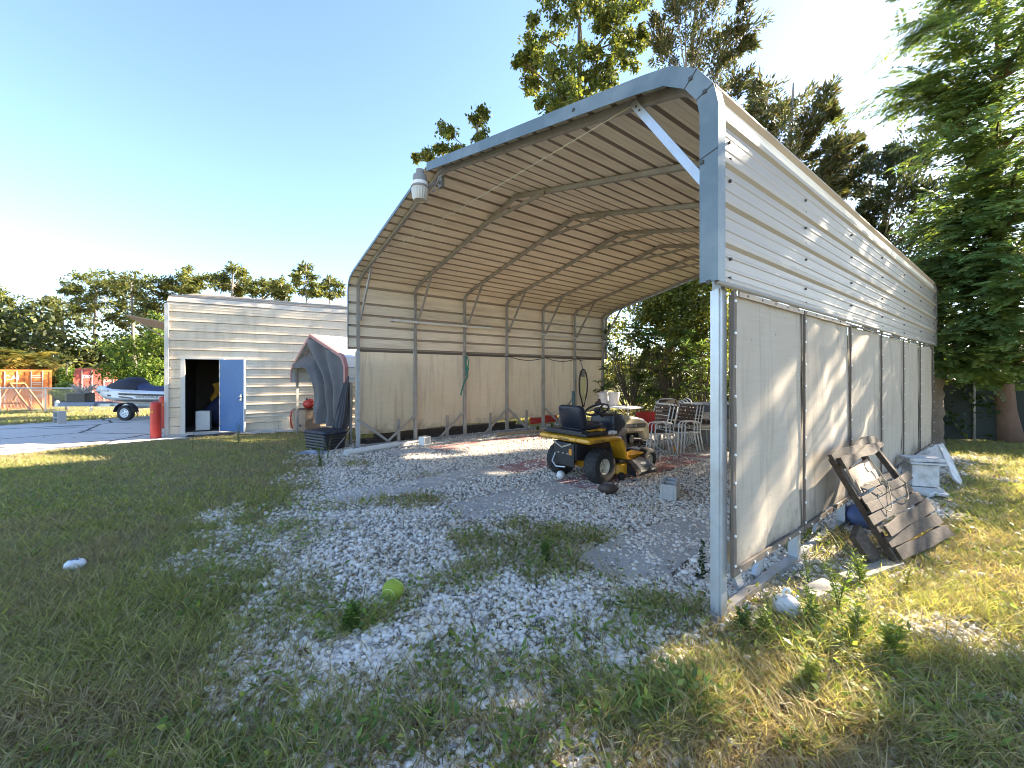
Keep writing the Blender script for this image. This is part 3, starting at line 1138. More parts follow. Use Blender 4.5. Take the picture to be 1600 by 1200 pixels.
p = G(876, 742, .065)
mb = MB()
mb.ball((0, 0, 0), .064, 20)
for i in range(3):
    mb.tube([Matrix.Rotation(i * 1.1, 3, 'X') @ Vector((.0645 * math.cos(a), .0645 * math.sin(a), 0)) for a in [2 * PI * k / 24 for k in range(25)]], .0014, 4)
on_mesh(mb.build('ball', M['whitepl'], None, smooth=True), p, .4, 'small plain white ball lying beside the far rear wheel of the mower', 'ball')
p = G(950, 763, .085)
fb = thing('football', 'worn brown football lying on gravel beside the mower', 'ball', p, -.15)
mb = MB()
prof = [(.085 * math.sin(PI * i / 16) ** .8 if 0 < i < 16 else 0, -.14 + .28 * i / 16) for i in range(17)]
mb.lathe(prof, 20, Matrix.Rotation(PI / 2, 4, 'Y'))
mb.build('leather', M['brown'], fb, smooth=True)
mb = MB()
for i in range(7):
    mb.box((-.045 + i * .015, -.035, .077), (.005, .035, .008), Matrix.Rotation(.4, 3, 'X'))
mb.bar((-.055, -.035, .078), (.055, -.035, .078), .007, .006)
mb.build('lacing', M['greypl'], fb)
p = G(614, 922, .075)
tb = thing('tennis_ball', 'oversized lime green tennis ball lying on the front edge of the gravel', 'ball', p, .5)
mb = MB()
mb.ball((0, 0, 0), .073, 28)
mb.build('felt', M['lime'], tb, smooth=True)


def seam(R, n=72):
    out = []
    for i in range(n + 1):
        t = 2 * PI * i / n
        a, b = .75, .25
        x = a * math.cos(t) + b * math.cos(3 * t)
        y = a * math.sin(t) - b * math.sin(3 * t)
        z = 2 * math.sqrt(a * b) * math.sin(2 * t)
        out.append(Matrix.Rotation(.7, 3, 'X') @ (Vector((x, y, z)).normalized() * R))
    return out


mb = MB()
mb.tube(seam(.0732), .0022, 5)
mb.build('seam', M['limeseam'], tb, smooth=True)
p = G(117, 882, .04)
sb = thing('soccer_ball', 'flattened white soccer ball with a dark emblem lying in the grass', 'ball', p, .35)
mb = MB()


def dentf(d):
    return 1 - .10 * math.exp(-((d.z - .9) ** 2 + (d.x + .1) ** 2) / .12)


mb.ball((0, 0, 0), .066, 28, (1.0, .95, .72), dentf)
mb.build('shell', M['gelcoat'], sb, smooth=True)
mb = MB()


def onball(a, b):
    d = Vector((a, b, 1)).normalized()
    rr = .0672 * dentf(d)
    return (d.x * rr, d.y * rr * .95, d.z * rr * .72 + .001)


poly = [(-.42, .1), (-.10, -.42), (.36, -.30), (.62, .22), (.40, .05), (.05, -.12), (-.12, .30)]
vs = [onball(*q) for q in poly]
cpt = onball(.12, -.22)
for i in range(5):
    for j in range(4):
        pass
mb.grid(lambda a, b: onball(-.42 + a * 1.0, -.42 + .42 * a * (1 - a) * 1.2 + b * (.52 - .28 * a)), 10, 6)
mb.build('emblem', M['text_k'], sb, smooth=True)
mb = MB()
mb.grid(lambda a, b: tuple(Vector(onball(-.22 + a * .62, -.02 + b * .34 + a * .1)) + Vector((0, 0, .0008))), 8, 6)
mb.build('emblem', M['tarpblue'], sb, smooth=True)
p = G(1230, 948, .07)
wb = thing('pumpkin_ball', 'dirty white deflated ball with a curled loop on top beside the right wall', 'ball', p, .2)
mb = MB()
mb.ball((0, 0, 0), .082, 26, (1, 1, .93), lambda d: 1 - .05 * abs(math.sin(3 * math.atan2(d.y, d.x))) ** 8 - .04 * abs(math.sin(5 * d.z + 2 * d.x)) ** 10)
mb.build('skin', M['oldwhite'], wb, smooth=True)
mb = MB()
mb.tube([(-.02, 0, .07), (-.03, 0, .10), (-.015, 0, .118), (.01, 0, .112), (.012, 0, .085)], .009, 7)
mb.tube([(.06, 0, .045), (.085, 0, .06), (.095, .01, .04)], .006, 6)
mb.build('loop', M['whitepl'], wb, smooth=True)
p = G(1348, 806, .12)
mb = MB()
mb.ball((0, 0, 0), .155, 26, (1, 1, .78), lambda d: 1 - .07 * abs(math.sin(2 * math.atan2(d.y, d.x) + d.z * 2)) ** 4 - .05 * abs(math.sin(4 * d.x + 3 * d.z)) ** 6)
on_mesh(mb.build('playground_ball', M['blueball'], None, smooth=True), p, .3, 'half deflated faded blue ball wedged behind the old leaning wood', 'ball')
p = G(1055, 702, .07)
mb = MB()
mb.ball((0, 0, 0), .068, 18, (1, 1, .95))
on_mesh(mb.build('orange_ball', M['orange'], None, smooth=True), p, 0, 'small orange ball at the foot of the stacked white chairs', 'ball')


def cinder(mb, l=.39, w=.19, h=.19, cells=2, wall=.032):
    """hollow block lying so that the cells open along +z"""
    mb.box((0, -w / 2 + wall / 2, h / 2), (l, wall, h))
    mb.box((0, w / 2 - wall / 2, h / 2), (l, wall, h))
    iw = w - 2 * wall
    for i in range(cells + 1):
        x = -l / 2 + wall / 2 + i * (l - wall) / cells
        mb.box((x, 0, h / 2), (wall, iw + .001, h - .003))


mb = MB()
cinder(mb)
mb.box((0, 0, .05), (.34, .13, .02))
on_mesh(mb.build('cinder_block', M['cmu'], None, bevel=.005), (2.02, 5.12, .012), math.radians(62), 'grey hollow cinder block standing on the gravel right of the mower', 'concrete block')
mb = MB()
B = Matrix.Rotation(PI / 2, 4, 'X')
mm_ = MB()
cinder(mb, .21, .19, .18, 1)
mb.v = [(x, z - .09, -y + .10) for x, y, z in mb.v]
on_mesh(mb.build('vent_block', M['whitepl'], None, bevel=.01), (-1.93, 8.86, .012), CP_RZ + 1.9, 'cream hollow square block beside the white pipes at the left wall', 'concrete block')

mb = MB()
a, b = G(541, 708, .06), G(622, 694, .06)
mb.tube([a, b], .062, 16)
d = (b - a).normalized()
mb.tube([a - d * .0, a + d * .12], .072, 16)
tag(mb.build('pvc_pipe', M['whitepl'], None, smooth=.6), 'thick white plastic pipe lying on the gravel by the first left post', 'pipe')
mb = MB()
a, b = G(600, 697, .035) + Vector((0, .12, 0)), G(655, 691, .035) + Vector((0, .1, 0))
mb.tube([a, b], .034, 12)
tag(mb.build('pvc_pipe', M['whitepl'], None, smooth=.6), 'thinner white plastic pipe lying just behind the thick one', 'pipe')
mb = MB()
mb.bar(CW(.42, 3.4, .035), CW(.62, 5.4, .035), .24, .04)
tag(mb.build('board', M['wood'], None, bevel=.004), 'flat tan board lying on the ground along the left cloth wall', 'board')

# ================================================================== table, buckets, chairs at the back
tbl = thing('folding_table', 'white folding table behind the mower carrying grey buckets', 'table', CW(2.05, 6.2), CP_RZ)
mb = MB()
mb.box((0, 0, .72), (1.15, .6, .045))
mb.build('tabletop', M['white'], tbl, bevel=.012)
for x in (-.48, .48):
    for y in (-.24, .24):
        mb = MB()
        mb.tube([(x, y, 0), (x, y, .70)], .014, 8)
        mb.build('leg', M['steel'], tbl, smooth=True)


def bucket(loc, rz, label, tilt=0):
    b = thing('bucket', label, 'bucket', loc, rz, 'grey buckets on the table')
    mb = MB()
    mb.lathe([(0, 0), (.115, 0), (.12, .01), (.138, .25), (.146, .255), (.146, .29), (.152, .30), (.155, .345), (.15, .36), (.14, .355), (.115, .02), (0, .015)], 28)
    mb.build('pail', M['bucket'], b, smooth=.6)
    mb = MB()
    mb.tube([(.152 * math.cos(a), .152 * math.sin(a) * .3 - .14 * abs(math.sin(a)), .31 - .12 * math.sin(a)) for a in [PI * i / 12 for i in range(13)]], .004, 5)
    mb.build('handle', M['steel'], b, smooth=True)
    return b


tb0 = CW(2.05, 6.2)
bucket(CW(1.97, 6.12, .744), .3, 'upright grey bucket with a banded rim on the right of the table')
b2 = bucket(CW(1.60, 6.20, .744), 2, 'pinkish grey bucket with a torn rim, left of the other bucket')
b2.rotation_euler = (0, -.16, .3)
mb = MB()
mb.ball((0, 0, .05), .10, 14, (1.2, .8, .7), lambda d: 1 + .2 * math.sin(5 * d.x + 3 * d.y))
mb.ball((.02, 0, .13), .06, 12, (1.1, .9, .8))
on_mesh(mb.build('cloth_cap', M['brown'], None, smooth=True), CW(1.52, 6.05, .744), .4, 'crumpled dark brown cap lying on the left end of the table', 'cap')
mb = MB()
mb.box((0, 0, .09), (.46, .32, .012))
for dx, dy, sx, sy in ((0, .16, .46, .012), (0, -.16, .46, .012), (.23, 0, .012, .32), (-.23, 0, .012, .32)):
    mb.box((dx, dy, .10), (sx, sy, .20))
mb.box((-.1, -.27, .18), (.3, .22, .01), Matrix.Rotation(.5, 3, 'X'))
on_mesh(mb.build('cardboard_box', M['wood'], None), CW(3.6, 6.35, .76), CP_RZ + .3, 'torn tan cardboard box behind the hood of the mower', 'box')
mb = MB()
mb.box((0, 0, .36), (.62, .5, .04))
for x in (-.26, .26):
    for y in (-.2, .2):
        mb.box((x, y, .17), (.04, .04, .34))
stand = on_mesh(mb.build('side_table', M['greypl'], None, bevel=.005), CW(3.6, 6.35, .38), CP_RZ + .3)
bpy.data.objects.remove(stand)
crate = thing('work_bench', 'low grey bench behind the mower hood holding a torn box', 'bench', CW(3.6, 6.35), CP_RZ + .3)
mb = MB()
mb.box((0, 0, .735), (.72, .5, .04))
mb.build('top', M['greypl'], crate, bevel=.006)
for x in (-.3, .3):
    for y in (-.2, .2):
        mb = MB()
        mb.box((x, y, .357), (.05, .05, .714))
        mb.build('leg', M['greypl'], crate)


def patio_chair(label, slat, group, seatred=False):
    """tube framed stacking chair; faces -y"""
    c = thing('patio_chair', label, 'chair', (0, 0, 0), 0, group)
    tubem = M['white']
    for s in (-1, 1):
        mb = MB()
        mb.tube([(s * .27, -.27, 0), (s * .27, -.25, .30), (s * .27, -.23, .58), (s * .27, -.19, .625), (s * .27, .02, .635), (s * .265, .16, .60), (s * .255, .20, .52)], .013, 7)
        mb.build('front_leg', tubem, c, smooth=True)
        mb = MB()
        mb.tube([(s * .25, .30, 0), (s * .25, .20, .38), (s * .24, .22, .52), (s * .225, .33, .92)], .013, 7)
        mb.build('rear_leg', tubem, c, smooth=True)
    mb = MB()
    mb.tube([(-.225, .33, .92), (-.12, .36, .955), (.12, .36, .955), (.225, .33, .92)], .013, 7)
    mb.tube([(-.26, -.22, .41), (.26, -.22, .41)], .012, 7)
    mb.tube([(-.25, .19, .40), (.25, .19, .40)], .012, 7)
    mb.tube([(-.26, -.22, .41), (-.25, .19, .40)], .012, 7)
    mb.tube([(.26, -.22, .41), (.25, .19, .40)], .012, 7)
    mb.build('frame_tube', tubem, c, smooth=True)
    mb = MB()
    for i in range(6):
        y = -.19 + i * .072
        mb.box((0, y, .425), (.50, .05, .012))
    mb.build('seat', slat, c)
    mb = MB()
    for i in range(6):
        f = i / 5
        mb.box((0, .235 + .085 * f + .004, .55 + .36 * f), (.46, .014, .05))
    mb.build('backrest', slat, c)
    return c


def stack(base, loc, rz, n, labels, dxy=(0, -.055), dz=.085):
    R = Matrix.Rotation(rz, 3, 'Z')
    for i in range(n):
        c = base if i == 0 else copy_tree(base)
        c.location = Vector(loc) + R @ Vector((dxy[0] * i, dxy[1] * i, dz * i))
        c.rotation_euler = (0, 0, rz)
        c['label'] = labels[i]


pc = patio_chair('', M['brownslat'], 'white tube patio chairs stacked under the carport')
gA = ['bottom', 'second from bottom', 'second from top', 'topmost']
face = CP_RZ + PI / 2
stack(pc, (2.90, 8.05, .01), -1.25, 3, [f'white tube patio chair, {q} in the stack nearest the mower' for q in ('bottom', 'middle', 'topmost')], dxy=(0, -.085), dz=.008)
pd = copy_tree(pc)
stack(pd, (3.52, 8.25, .01), -1.15, 3, [f'white tube patio chair, {q} in the middle stack' for q in ('bottom', 'middle', 'topmost')], dxy=(0, -.085), dz=.008)
pe = copy_tree(pc)
stack(pe, (4.05, 8.75, .01), 1.35, 4, [f'brown slatted patio chair, {q} in the stack beside the grey bench' for q in gA], dxy=(0, -.05), dz=.03)
pf = copy_tree(pc)
stack(pf, (3.70, 9.25, .01), .15, 3, [f'brown slatted patio chair facing out, {q} in the rear stack' for q in ('bottom', 'middle', 'topmost')], dxy=(0, -.06), dz=.02)
ps = copy_tree(pc)
ps.location = (2.62, 8.95, .35)
ps.rotation_euler = (2.4, .2, 1.0)
ps['label'] = 'white tube patio chair tipped upside down behind the other chairs'
mb = MB()
mb.grid(lambda a, b: (-.2 + .4 * a, .05 * math.sin(PI * a) - .03 * b, .0 + .42 * b), 8, 8)
mb.grid(lambda a, b: (-.2 + .4 * a, .02 + .05 * math.sin(PI * a) - .03 * b, .0 + .42 * b), 8, 8)
on_mesh(mb.build('seat_shell', M['redpaint'], None, smooth=True), (2.62, 7.88, .42), .2, 'bright red plastic seat shell propped on the first white chair', 'seat')
bn = thing('plastic_bench', 'bulky grey plastic bench with a cup holder by the back opening', 'bench', CW(4.35, 6.65), CP_RZ + .08)
mb = MB()
mb.box((0, 0, .31), (1.3, .62, .60))
mb.build('base', M['greypl'], bn, bevel=.03)
mb = MB()
mb.box((-.58, 0, .70), (.16, .62, .19))
mb.box((0, .26, .74), (1.3, .12, .3))
ar = mb.build('armrest', M['greypl'], bn, bevel=.03)
mb = MB()
mb.box((-.662, -.05, .70), (.006, .26, .10))
mb.build('cup_recess', M['black'], ar, bevel=.02)
mb = MB()
mb.grid(lambda a, b: (-.55 + 1.1 * a, -.1 + .5 * b, .89 + .08 * math.sin(PI * a) * math.sin(PI * b) + .02 * math.sin(9 * a + 4 * b)), 16, 10)
mb.build('tarp_fold', M['bucket'], bn, smooth=True)
mb = MB()
mb.tube([CW(4.9, 5.7, .02), CW(5.1, 6.0, .02), CW(5.2, 6.4, .03), CW(5.0, 6.7, .02)], .014, 6)
tag(mb.build('hose', M['black'], None, smooth=True), 'black hose lying on the slab in front of the grey bench', 'hose')
tp = MB()
tp.box((0, 0, .55), (.07, .05, 1.1))
on_mesh(tp.build('wood_post', M['teal'], None), CW(.55, 6.05), CP_RZ, 'dark teal upright post standing by the back of the left wall', 'post')
mb = MB()
mb.box((0, 0, .17), (.2, .16, .34))
on_mesh(mb.build('jug', M['whitepl'], None, bevel=.04), CW(.62, 6.35), CP_RZ, 'white plastic jug behind the teal post', 'jug')
mb = MB()
mb.box((0, 0, .24), (.06, 1.1, .30))
on_mesh(mb.build('red_board', M['redpaint'], None), CW(-.42, 5.75), CP_RZ, 'red board standing outside under the left cloth wall', 'board')
for i, (s, t0, t1, z) in enumerate(((-.35, .3, 4.9, .06), (-.37, .5, 4.6, .17), (-.50, .2, 4.9, .06))):
    mb = MB()
    mb.bar(CW(s, t0, z), CW(s - .05, t1, z), .12, .10)
    tag(mb.build('timber', M['wood_old'], None), ['long dark timber lying outside the left wall near the front', 'dark timber lying on top of another outside the left wall', 'dark timber lying farther out behind the left wall'][i], 'timber', 'timbers outside the left wall')
# ================================================================== old wooden slatted frame by the right wall
pA = P(1404, 884, 3.2)
pB = P(1490, 838, 3.74)
pA.z = pB.z = .05
pC = CW(7.62 + .20, 1.62)
pC.z = .86
pD = CW(7.62 + .20, 3.0)
pD.z = .89
ow = thing('slatted_frame', 'broken dark weathered wooden slatted frame leaning against the right cloth wall', 'wooden frame', pA)


def PL(a, b, up=0.0):
    """a along the ground edge, b up the slope"""
    p = (pA.lerp(pB, a)).lerp(pC.lerp(pD, a), b)
    nrm = (pB - pA).cross(pC - pA).normalized()
    return p + nrm * up - pA


ex = (pB - pA).normalized()
nr = (pB - pA).cross(pC - pA).normalized()
for i, (b0, b1, a0, a1) in enumerate(((.010, .118, .05, 1.0), (.138, .235, .0, .95), (.240, .345, .03, 1.02), (.358, .445, -.05, .97), (.462, .545, .0, .93), (.55, .62, .02, 1.03), (.635, .69, .10, .72))):
    mb = MB()
    n = 6
    secs = []
    for k in range(n + 1):
        a = a0 + (a1 - a0) * k / n
        w = .008 * math.sin(k * 1.7 + i * 2) + .012 * (i % 3 - 1) * (k / n - .5)
        lo, hi = PL(a, b0 + w * .6), PL(a, b1 + w)
        q = nr * (.016 + .004 * math.sin(k + i))
        up_ = nr * (.014 * ((i * 7) % 3) * (k / n if i % 2 else 1 - k / n))
        secs.append([lo + up_, hi + up_, hi + q + up_, lo + q + up_])
    mb.loft(secs)
    mb.build('slat', M['wood_old'], ow, bevel=.003)
for a in (.04, .93):
    mb = MB()
    mb.bar(PL(a, -.02, -.035), PL(a, 1.0, -.035), .05, .05, up=nr)
    mb.build('side_rail', M['wood_old'], ow, bevel=.004)
mb = MB()
mb.bar(PL(.45, .60, -.02), PL(.62, 1.0, -.02), .07, .035, up=nr)
mb.build('side_rail', M['wood_old'], ow, bevel=.004)
for i, (x0, x1, b, w, up) in enumerate(((-.08, .98, 1.0, .13, .0), (-.05, .9, .95, .10, .035))):
    mb = MB()
    secs = []
    for k in range(9):
        a = x0 + (x1 - x0) * k / 8
        c = PL(a, b, up)
        ww = w * (.7 + .3 * math.sin(k * 1.3 + i))
        q = nr * .03
        e = (PL(a, b + .1) - PL(a, b)).normalized() * ww / 2
        secs.append([c - e, c + e, c + e + q, c - e + q])
    mb.loft(secs)
    mb.build('top_beam', M['wood_old'], ow)
mb = MB()
mb.bar(PL(.06, .80, .0), PL(.5, .82, .0), .10, .02, up=nr)
mb.bar(PL(.08, .70, .0), PL(.5, .71, .0), .11, .02, up=nr)
mb.build('cross_board', M['ply'], ow)
mb = MB()
mb.bar(PL(-.06, .02, -.12), PL(-.12, .34, -.10), .05, .16, up=ex)
mb.build('broken_leg', M['wood_old'], ow, bevel=.006)
mb = MB()
rpts = []
for i in range(60):
    t = i / 59
    a = .12 + .75 * t + .1 * math.sin(t * 17)
    b = .56 + .10 * math.sin(t * 13 + 1) + .05 * math.cos(t * 31)
    rpts.append(PL(a, b, .035 + .012 * math.sin(t * 21)) + pA)
mb.tube(rpts, .0038, 6)
mb.tube([PL(.5, .99, .05) + pA, PL(.45, .85, .05) + pA, PL(.50, .74, .04) + pA, PL(.46, .6, .04) + pA], .006, 6)
tag(mb.build('rope', M['rope'], None, smooth=True), 'straw coloured rope tangled over the broken wooden frame', 'rope')
mb = MB()
a, b = G(1322, 905, .03), G(1400, 878, .03)
mb.bar(a, b, .11, .035)
tag(mb.build('plank', M['timber'], None, bevel=.004), 'short grey plank lying in the weeds below the wooden frame', 'plank')
mb = MB()
a, b = G(1262, 935, .05), G(1300, 918, .05)
mb.bar(a, b, .12, .09)
tag(mb.build('plank', M['timber'], None, bevel=.004), 'stubby sawn timber end lying beside the dirty white ball', 'plank')

# white crates and boards by the end of the right wall
wc = thing('hive_box', 'peeling white wooden box with a loose lid near the far end of the right wall', 'box', (5.42, 5.32, 0), CP_RZ + .55)
wc.scale = (.68, .68, .82)
mb = MB()
mb.box((0, 0, .06), (.5, .42, .12))
mb.build('base_block', M['cmu'], wc, bevel=.008)
mb = MB()
mb.box((0, 0, .30), (.40, .36, .34))
mb.build('body', M['oldwhite'], wc, bevel=.006)
mb = MB()
mb.box((.03, .0, .505), (.54, .44, .03), Matrix.Rotation(.05, 3, 'X'))
mb.box((.02, .02, .55), (.52, .42, .05), Matrix.Rotation(-.04, 3, 'Y'))
mb.build('lid', M['oldwhite'], wc, bevel=.006)
mb = MB()
mb.box((0, 0, .03), (.34, .26, .05), Matrix.Rotation(.1, 3, 'X'))
mb.box((.10, -.12, .02), (.30, .12, .03), Matrix.Rotation(.5, 3, 'Z'))
on_mesh(mb.build('broken_box', M['oldwhite'], None, bevel=.004), G(1437, 768, .02) + Vector((0, -.05, 0)), .4, 'broken flat piece of white box lying in front of the white wooden box', 'scrap')
for a, b, w, lab in ((P(1472, 702, 6.05), P(1497, 757, 5.62), .26, 'peeling white board leaning with its foot in the grass right of the white box'), (P(1436, 722, 6.35), P(1478, 703, 6.3), .30, 'wide white board leaning behind the white box')):
    mb = MB()
    d = (b - a).normalized()
    sdv = d.cross(Vector((0.35, -1, .25))).normalized()
    upv = sdv.cross(d)
    secs = []
    for k in range(9):
        c = a.lerp(b, k / 8)
        w0 = w / 2 * (1 - .12 * (k % 2) - .2 * (k == 8))
        w1 = w / 2 * (1 - .16 * ((k + 1) % 3 == 0))
        secs.append([c - sdv * w0, c + sdv * w1, c + sdv * w1 + upv * .022, c - sdv * w0 + upv * .022])
    mb.loft(secs)
    tag(mb.build('white_board', M['oldwhite'], None), lab, 'board')

# dark mesh fence behind the trees on the right
fn = thing('mesh_fence', 'dark green privacy mesh fence on thin posts behind the right hand trees', 'fence', (0, 0, 0))
fa, fb_ = Vector((7.2, 10.6, 0)), Vector((16.5, 8.0, 0))
mb = MB()


def ff(a, b):
    p = fa.lerp(fb_, a)
    return (p.x, p.y + .03 * math.sin(a * 60), .03 + 1.75 * b)


mb.grid(ff, 60, 4)
mb.build('mesh_screen', M['fence'], fn)
for i in range(6):
    p = fa.lerp(fb_, .02 + i * .192)
    mb = MB()
    mb.tube([(p.x, p.y - .05, 0), (p.x, p.y - .05, 1.85)], .024, 8)
    mb.build('post', M['galv_old'], fn, smooth=True)
mb = MB()
mb.tube([fa + Vector((0, -.05, 1.82)), fb_ + Vector((0, -.05, 1.82))], .018, 6)
mb.build('top_rail', M['galv_old'], fn)

# ================================================================== beige metal building
BC = Vector((-8.75, 10.16, 0))
BD = Vector((.869, .495, 0)).normalized()
BRZ = math.atan2(BD.y, BD.x)
bl = thing('metal_building', 'beige ribbed metal building with an open blue door', 'building', BC, BRZ)
BL, BH, BDP = 11.0, 3.38, 7.0
D0, D1, DZ0, DZ1 = .37, 1.09, .07, 1.99        # door opening


def siding_profile(z0, z1, knee=True):
    pts = []
    path = [(0, z0), (0, z1)]
    if knee:
        path += [(.04, z1 + .10), (.14, z1 + .20), (.30, z1 + .27), (1.2, z1 + .40), (BDP / 2, z1 + .85)]
    return path


def wallpiece(mb, x0, x1, z0, z1, knee=False, nx=24):
    path = siding_profile(z0, z1, knee)
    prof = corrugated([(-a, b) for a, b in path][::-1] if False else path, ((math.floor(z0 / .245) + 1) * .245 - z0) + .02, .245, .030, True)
    n = len(prof)
    vs = []
    for i in range(nx + 1):
        x = x0 + (x1 - x0) * i / nx
        for j, (p, nn, _h) in enumerate(prof):
            w = .010 * (float(noise2(x, p.y, .9, 31)) - .5)
            # waviness of the old roof edge
            dz = .05 * (float(noise2(x, 0, .7, 77)) - .5) if p.y > BH + .05 else 0
            vs.append((x, p.x + nn.x * w, p.y + nn.y * w + dz))
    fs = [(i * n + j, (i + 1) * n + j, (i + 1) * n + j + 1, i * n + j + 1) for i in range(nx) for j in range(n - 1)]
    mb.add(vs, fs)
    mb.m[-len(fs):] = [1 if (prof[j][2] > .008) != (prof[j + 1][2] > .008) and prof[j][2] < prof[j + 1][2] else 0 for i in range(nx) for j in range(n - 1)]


mb = MB()
wallpiece(mb, 0, D0 - .09, .02, DZ1, False, 3)
wallpiece(mb, D1 + .02, BL, .02, DZ1, False, 24)
wallpiece(mb, 0, BL, DZ1, BH, True, 30)
mb.add([(0, .0, 0), (0, BDP, 0), (0, BDP, BH + .2), (0, BDP / 2, BH + .8), (0, .3, BH + .24), (0, .02, BH)], [(0, 1, 2, 3, 4, 5)])
mb.add([(BL, .0, 0), (BL, BDP, 0), (BL, BDP, BH + .2), (BL, BDP / 2, BH + .8), (BL, .3, BH + .24), (BL, .02, BH)], [(5, 4, 3, 2, 1, 0)])
mb.add([(0, BDP, 0), (BL, BDP, 0), (BL, BDP, BH + .2), (0, BDP, BH + .2)], [(0, 1, 2, 3)])
mb.add([(0, BDP, BH + .2), (BL, BDP, BH + .2), (BL, BDP / 2, BH + .8), (0, BDP / 2, BH + .8)], [(0, 1, 2, 3)])
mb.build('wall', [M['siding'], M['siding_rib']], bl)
mb = MB()
mb.box((-.0, -.01, BH / 2), (.09, .09, BH))
mb.build('corner_trim', M['sidetrim'], bl, bevel=.01)
mb = MB()
mb.box((BL / 2, .05, .02), (BL + .1, .3, .07))
mb.build('sill', M['slab'], bl)
fr = MB()
fr.box((D0 - .05, -.01, 1.0), (.09, .07, 1.99))
fr.box((D1 + .01, .02, 1.0), (.05, .07, 1.99))
fr.box(((D0 + D1) / 2, -.005, DZ1 + .015), (D1 - D0 + .2, .07, .05))
dfr = fr.build('door_frame', M['sidetrim'], bl)
mb = MB()
mb.box(((D0 + D1) / 2, .06, .045), (D1 - D0, .2, .05))
mb.build('threshold', M['slab'], bl)
# room behind the doorway
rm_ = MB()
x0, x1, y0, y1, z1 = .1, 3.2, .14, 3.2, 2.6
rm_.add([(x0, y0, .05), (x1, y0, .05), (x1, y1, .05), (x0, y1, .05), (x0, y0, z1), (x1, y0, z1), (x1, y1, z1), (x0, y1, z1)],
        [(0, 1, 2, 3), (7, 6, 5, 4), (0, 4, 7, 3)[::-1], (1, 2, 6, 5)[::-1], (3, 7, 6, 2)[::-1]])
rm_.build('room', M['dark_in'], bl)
hg = Vector((D1 + .015, -.05, 0))
da = math.radians(38)
dv = Vector((math.cos(da), -math.sin(da), 0))
dr = thing('x', None, None)
bpy.data.objects.remove(dr)
mb = MB()
c = hg + dv * .36
mb.box((c.x, c.y, 1.03), (.72, .045, 1.90), -da)
dob = mb.build('door', M['bluedoor'], bl, bevel=.004)
mb = MB()
c = hg + dv * .725
mb.box((c.x, c.y, 1.03), (.022, .05, 1.90), -da)
mb.build('door_edge', M['white'], dob)
mb = MB()
nrm = Vector((-math.sin(da), -math.cos(da), 0))
c = hg + dv * .655 + nrm * .03
mb.box((c.x, c.y, .98), (.05, .02, .17), -da)
q = c + nrm * .045
mb.ball((q.x, q.y, 1.0), .032, 12)
mb.ball((q.x, q.y - .01, .91), .022, 10)
mb.build('door_knob', M['steel'], dob, smooth=.5)
for z in (.30, 1.05, 1.78):
    mb = MB()
    mb.tube([(hg.x, hg.y - .028, z - .05), (hg.x, hg.y - .028, z + .05)], .011, 8)
    mb.box((hg.x + .035, hg.y - .045, z), (.06, .004, .09), -da)
    mb.build('hinge', M['steel'], dob)
mb = MB()
c = hg + dv * .36 + nrm * .024
mb.box((c.x, c.y, .16), (.62, .003, .16), -da)
mb.build('kick_plate', M['bluedoor'], dob)
mb = MB()
mb.box((2.62, -.06, .24), (.20, .10, .42))
mb.ball((2.66, -.115, .34), .022, 8)
mb.build('meter_box', M['siding'], bl, bevel=.008)
mb = MB()
mb.tube([(1.2, -.035, .42), (2.5, -.035, .42), (2.55, -.04, .36)], .013, 6)
mb.build('conduit', M['sidetrim'], bl, smooth=True)
mb = MB()
for z in (.35, .8, 1.3, 2.2, 2.6, 3.0):
    mb.box((3.25, -.024, z), (.018, .012, .02))
mb.build('bolt_line', M['screw'], bl)
# faded awning jutting out beyond the left corner
mb = MB()
mb.add([(-.05, .4, 2.95), (-.05, 2.6, 2.85), (-.85, 2.4, 3.02), (-.9, .5, 3.10), (-.05, .4, 2.91), (-.05, 2.6, 2.81), (-.85, 2.4, 2.99), (-.9, .5, 3.07)],
       [(0, 1, 2, 3), (7, 6, 5, 4), (3, 2, 6, 7), (0, 3, 7, 4), (2, 1, 5, 6)])
mb.bar((-.02, .45, 2.45), (-.8, .6, 3.03), .03, .03)
mb.build('awning', M['ply'], bl)
# things in the doorway


def BW(x, y, z=0):
    return BC + BD * x + Vector((-BD.y, BD.x, 0)) * y + Vector((0, 0, z))


mb = MB()
mb.box((0, 0, .27), (.32, .30, .52))
on_mesh(mb.build('cabinet', M['white'], None, bevel=.015), BW(.66, .62, .055), BRZ, 'small white cabinet standing just inside the dark doorway', 'cabinet')
mb = MB()
mb.grid(lambda a, b: (-.22 + .44 * a + .05 * math.sin(b * 6), .05 * math.sin(a * 9) + .1 * b, 1.42 - .55 * b * (.5 + .5 * abs(math.cos(a * 4))) - .12 * abs(a - .5)), 16, 12)
on_mesh(mb.build('jacket', M['yellowfab'], None, smooth=True), BW(.98, 1.3, -.05), BRZ, 'yellow jacket hanging in the dark doorway', 'jacket')
mb = MB()
mb.ball((0, 0, .45), .42, 16, (1.2, .8, 1.05), lambda d: 1 + .12 * math.sin(5 * d.x) * math.cos(4 * d.z))
on_mesh(mb.build('covered_heap', M['coverblue'], None, smooth=True), BW(1.1, 1.3, .06), BRZ, 'dark blue covered heap deep inside the doorway', 'heap')
mb = MB()
mb.grid(lambda a, b: (-.5 + 1.0 * a, -.22 + .38 * b, .012 + .012 * math.sin(a * 6 + b * 3)), 14, 6)
on_mesh(mb.build('door_mat', M['black'], None, smooth=True), BW(.95, -.28, .012), BRZ - .1, 'black curled rubber mat on the step below the blue door', 'mat')

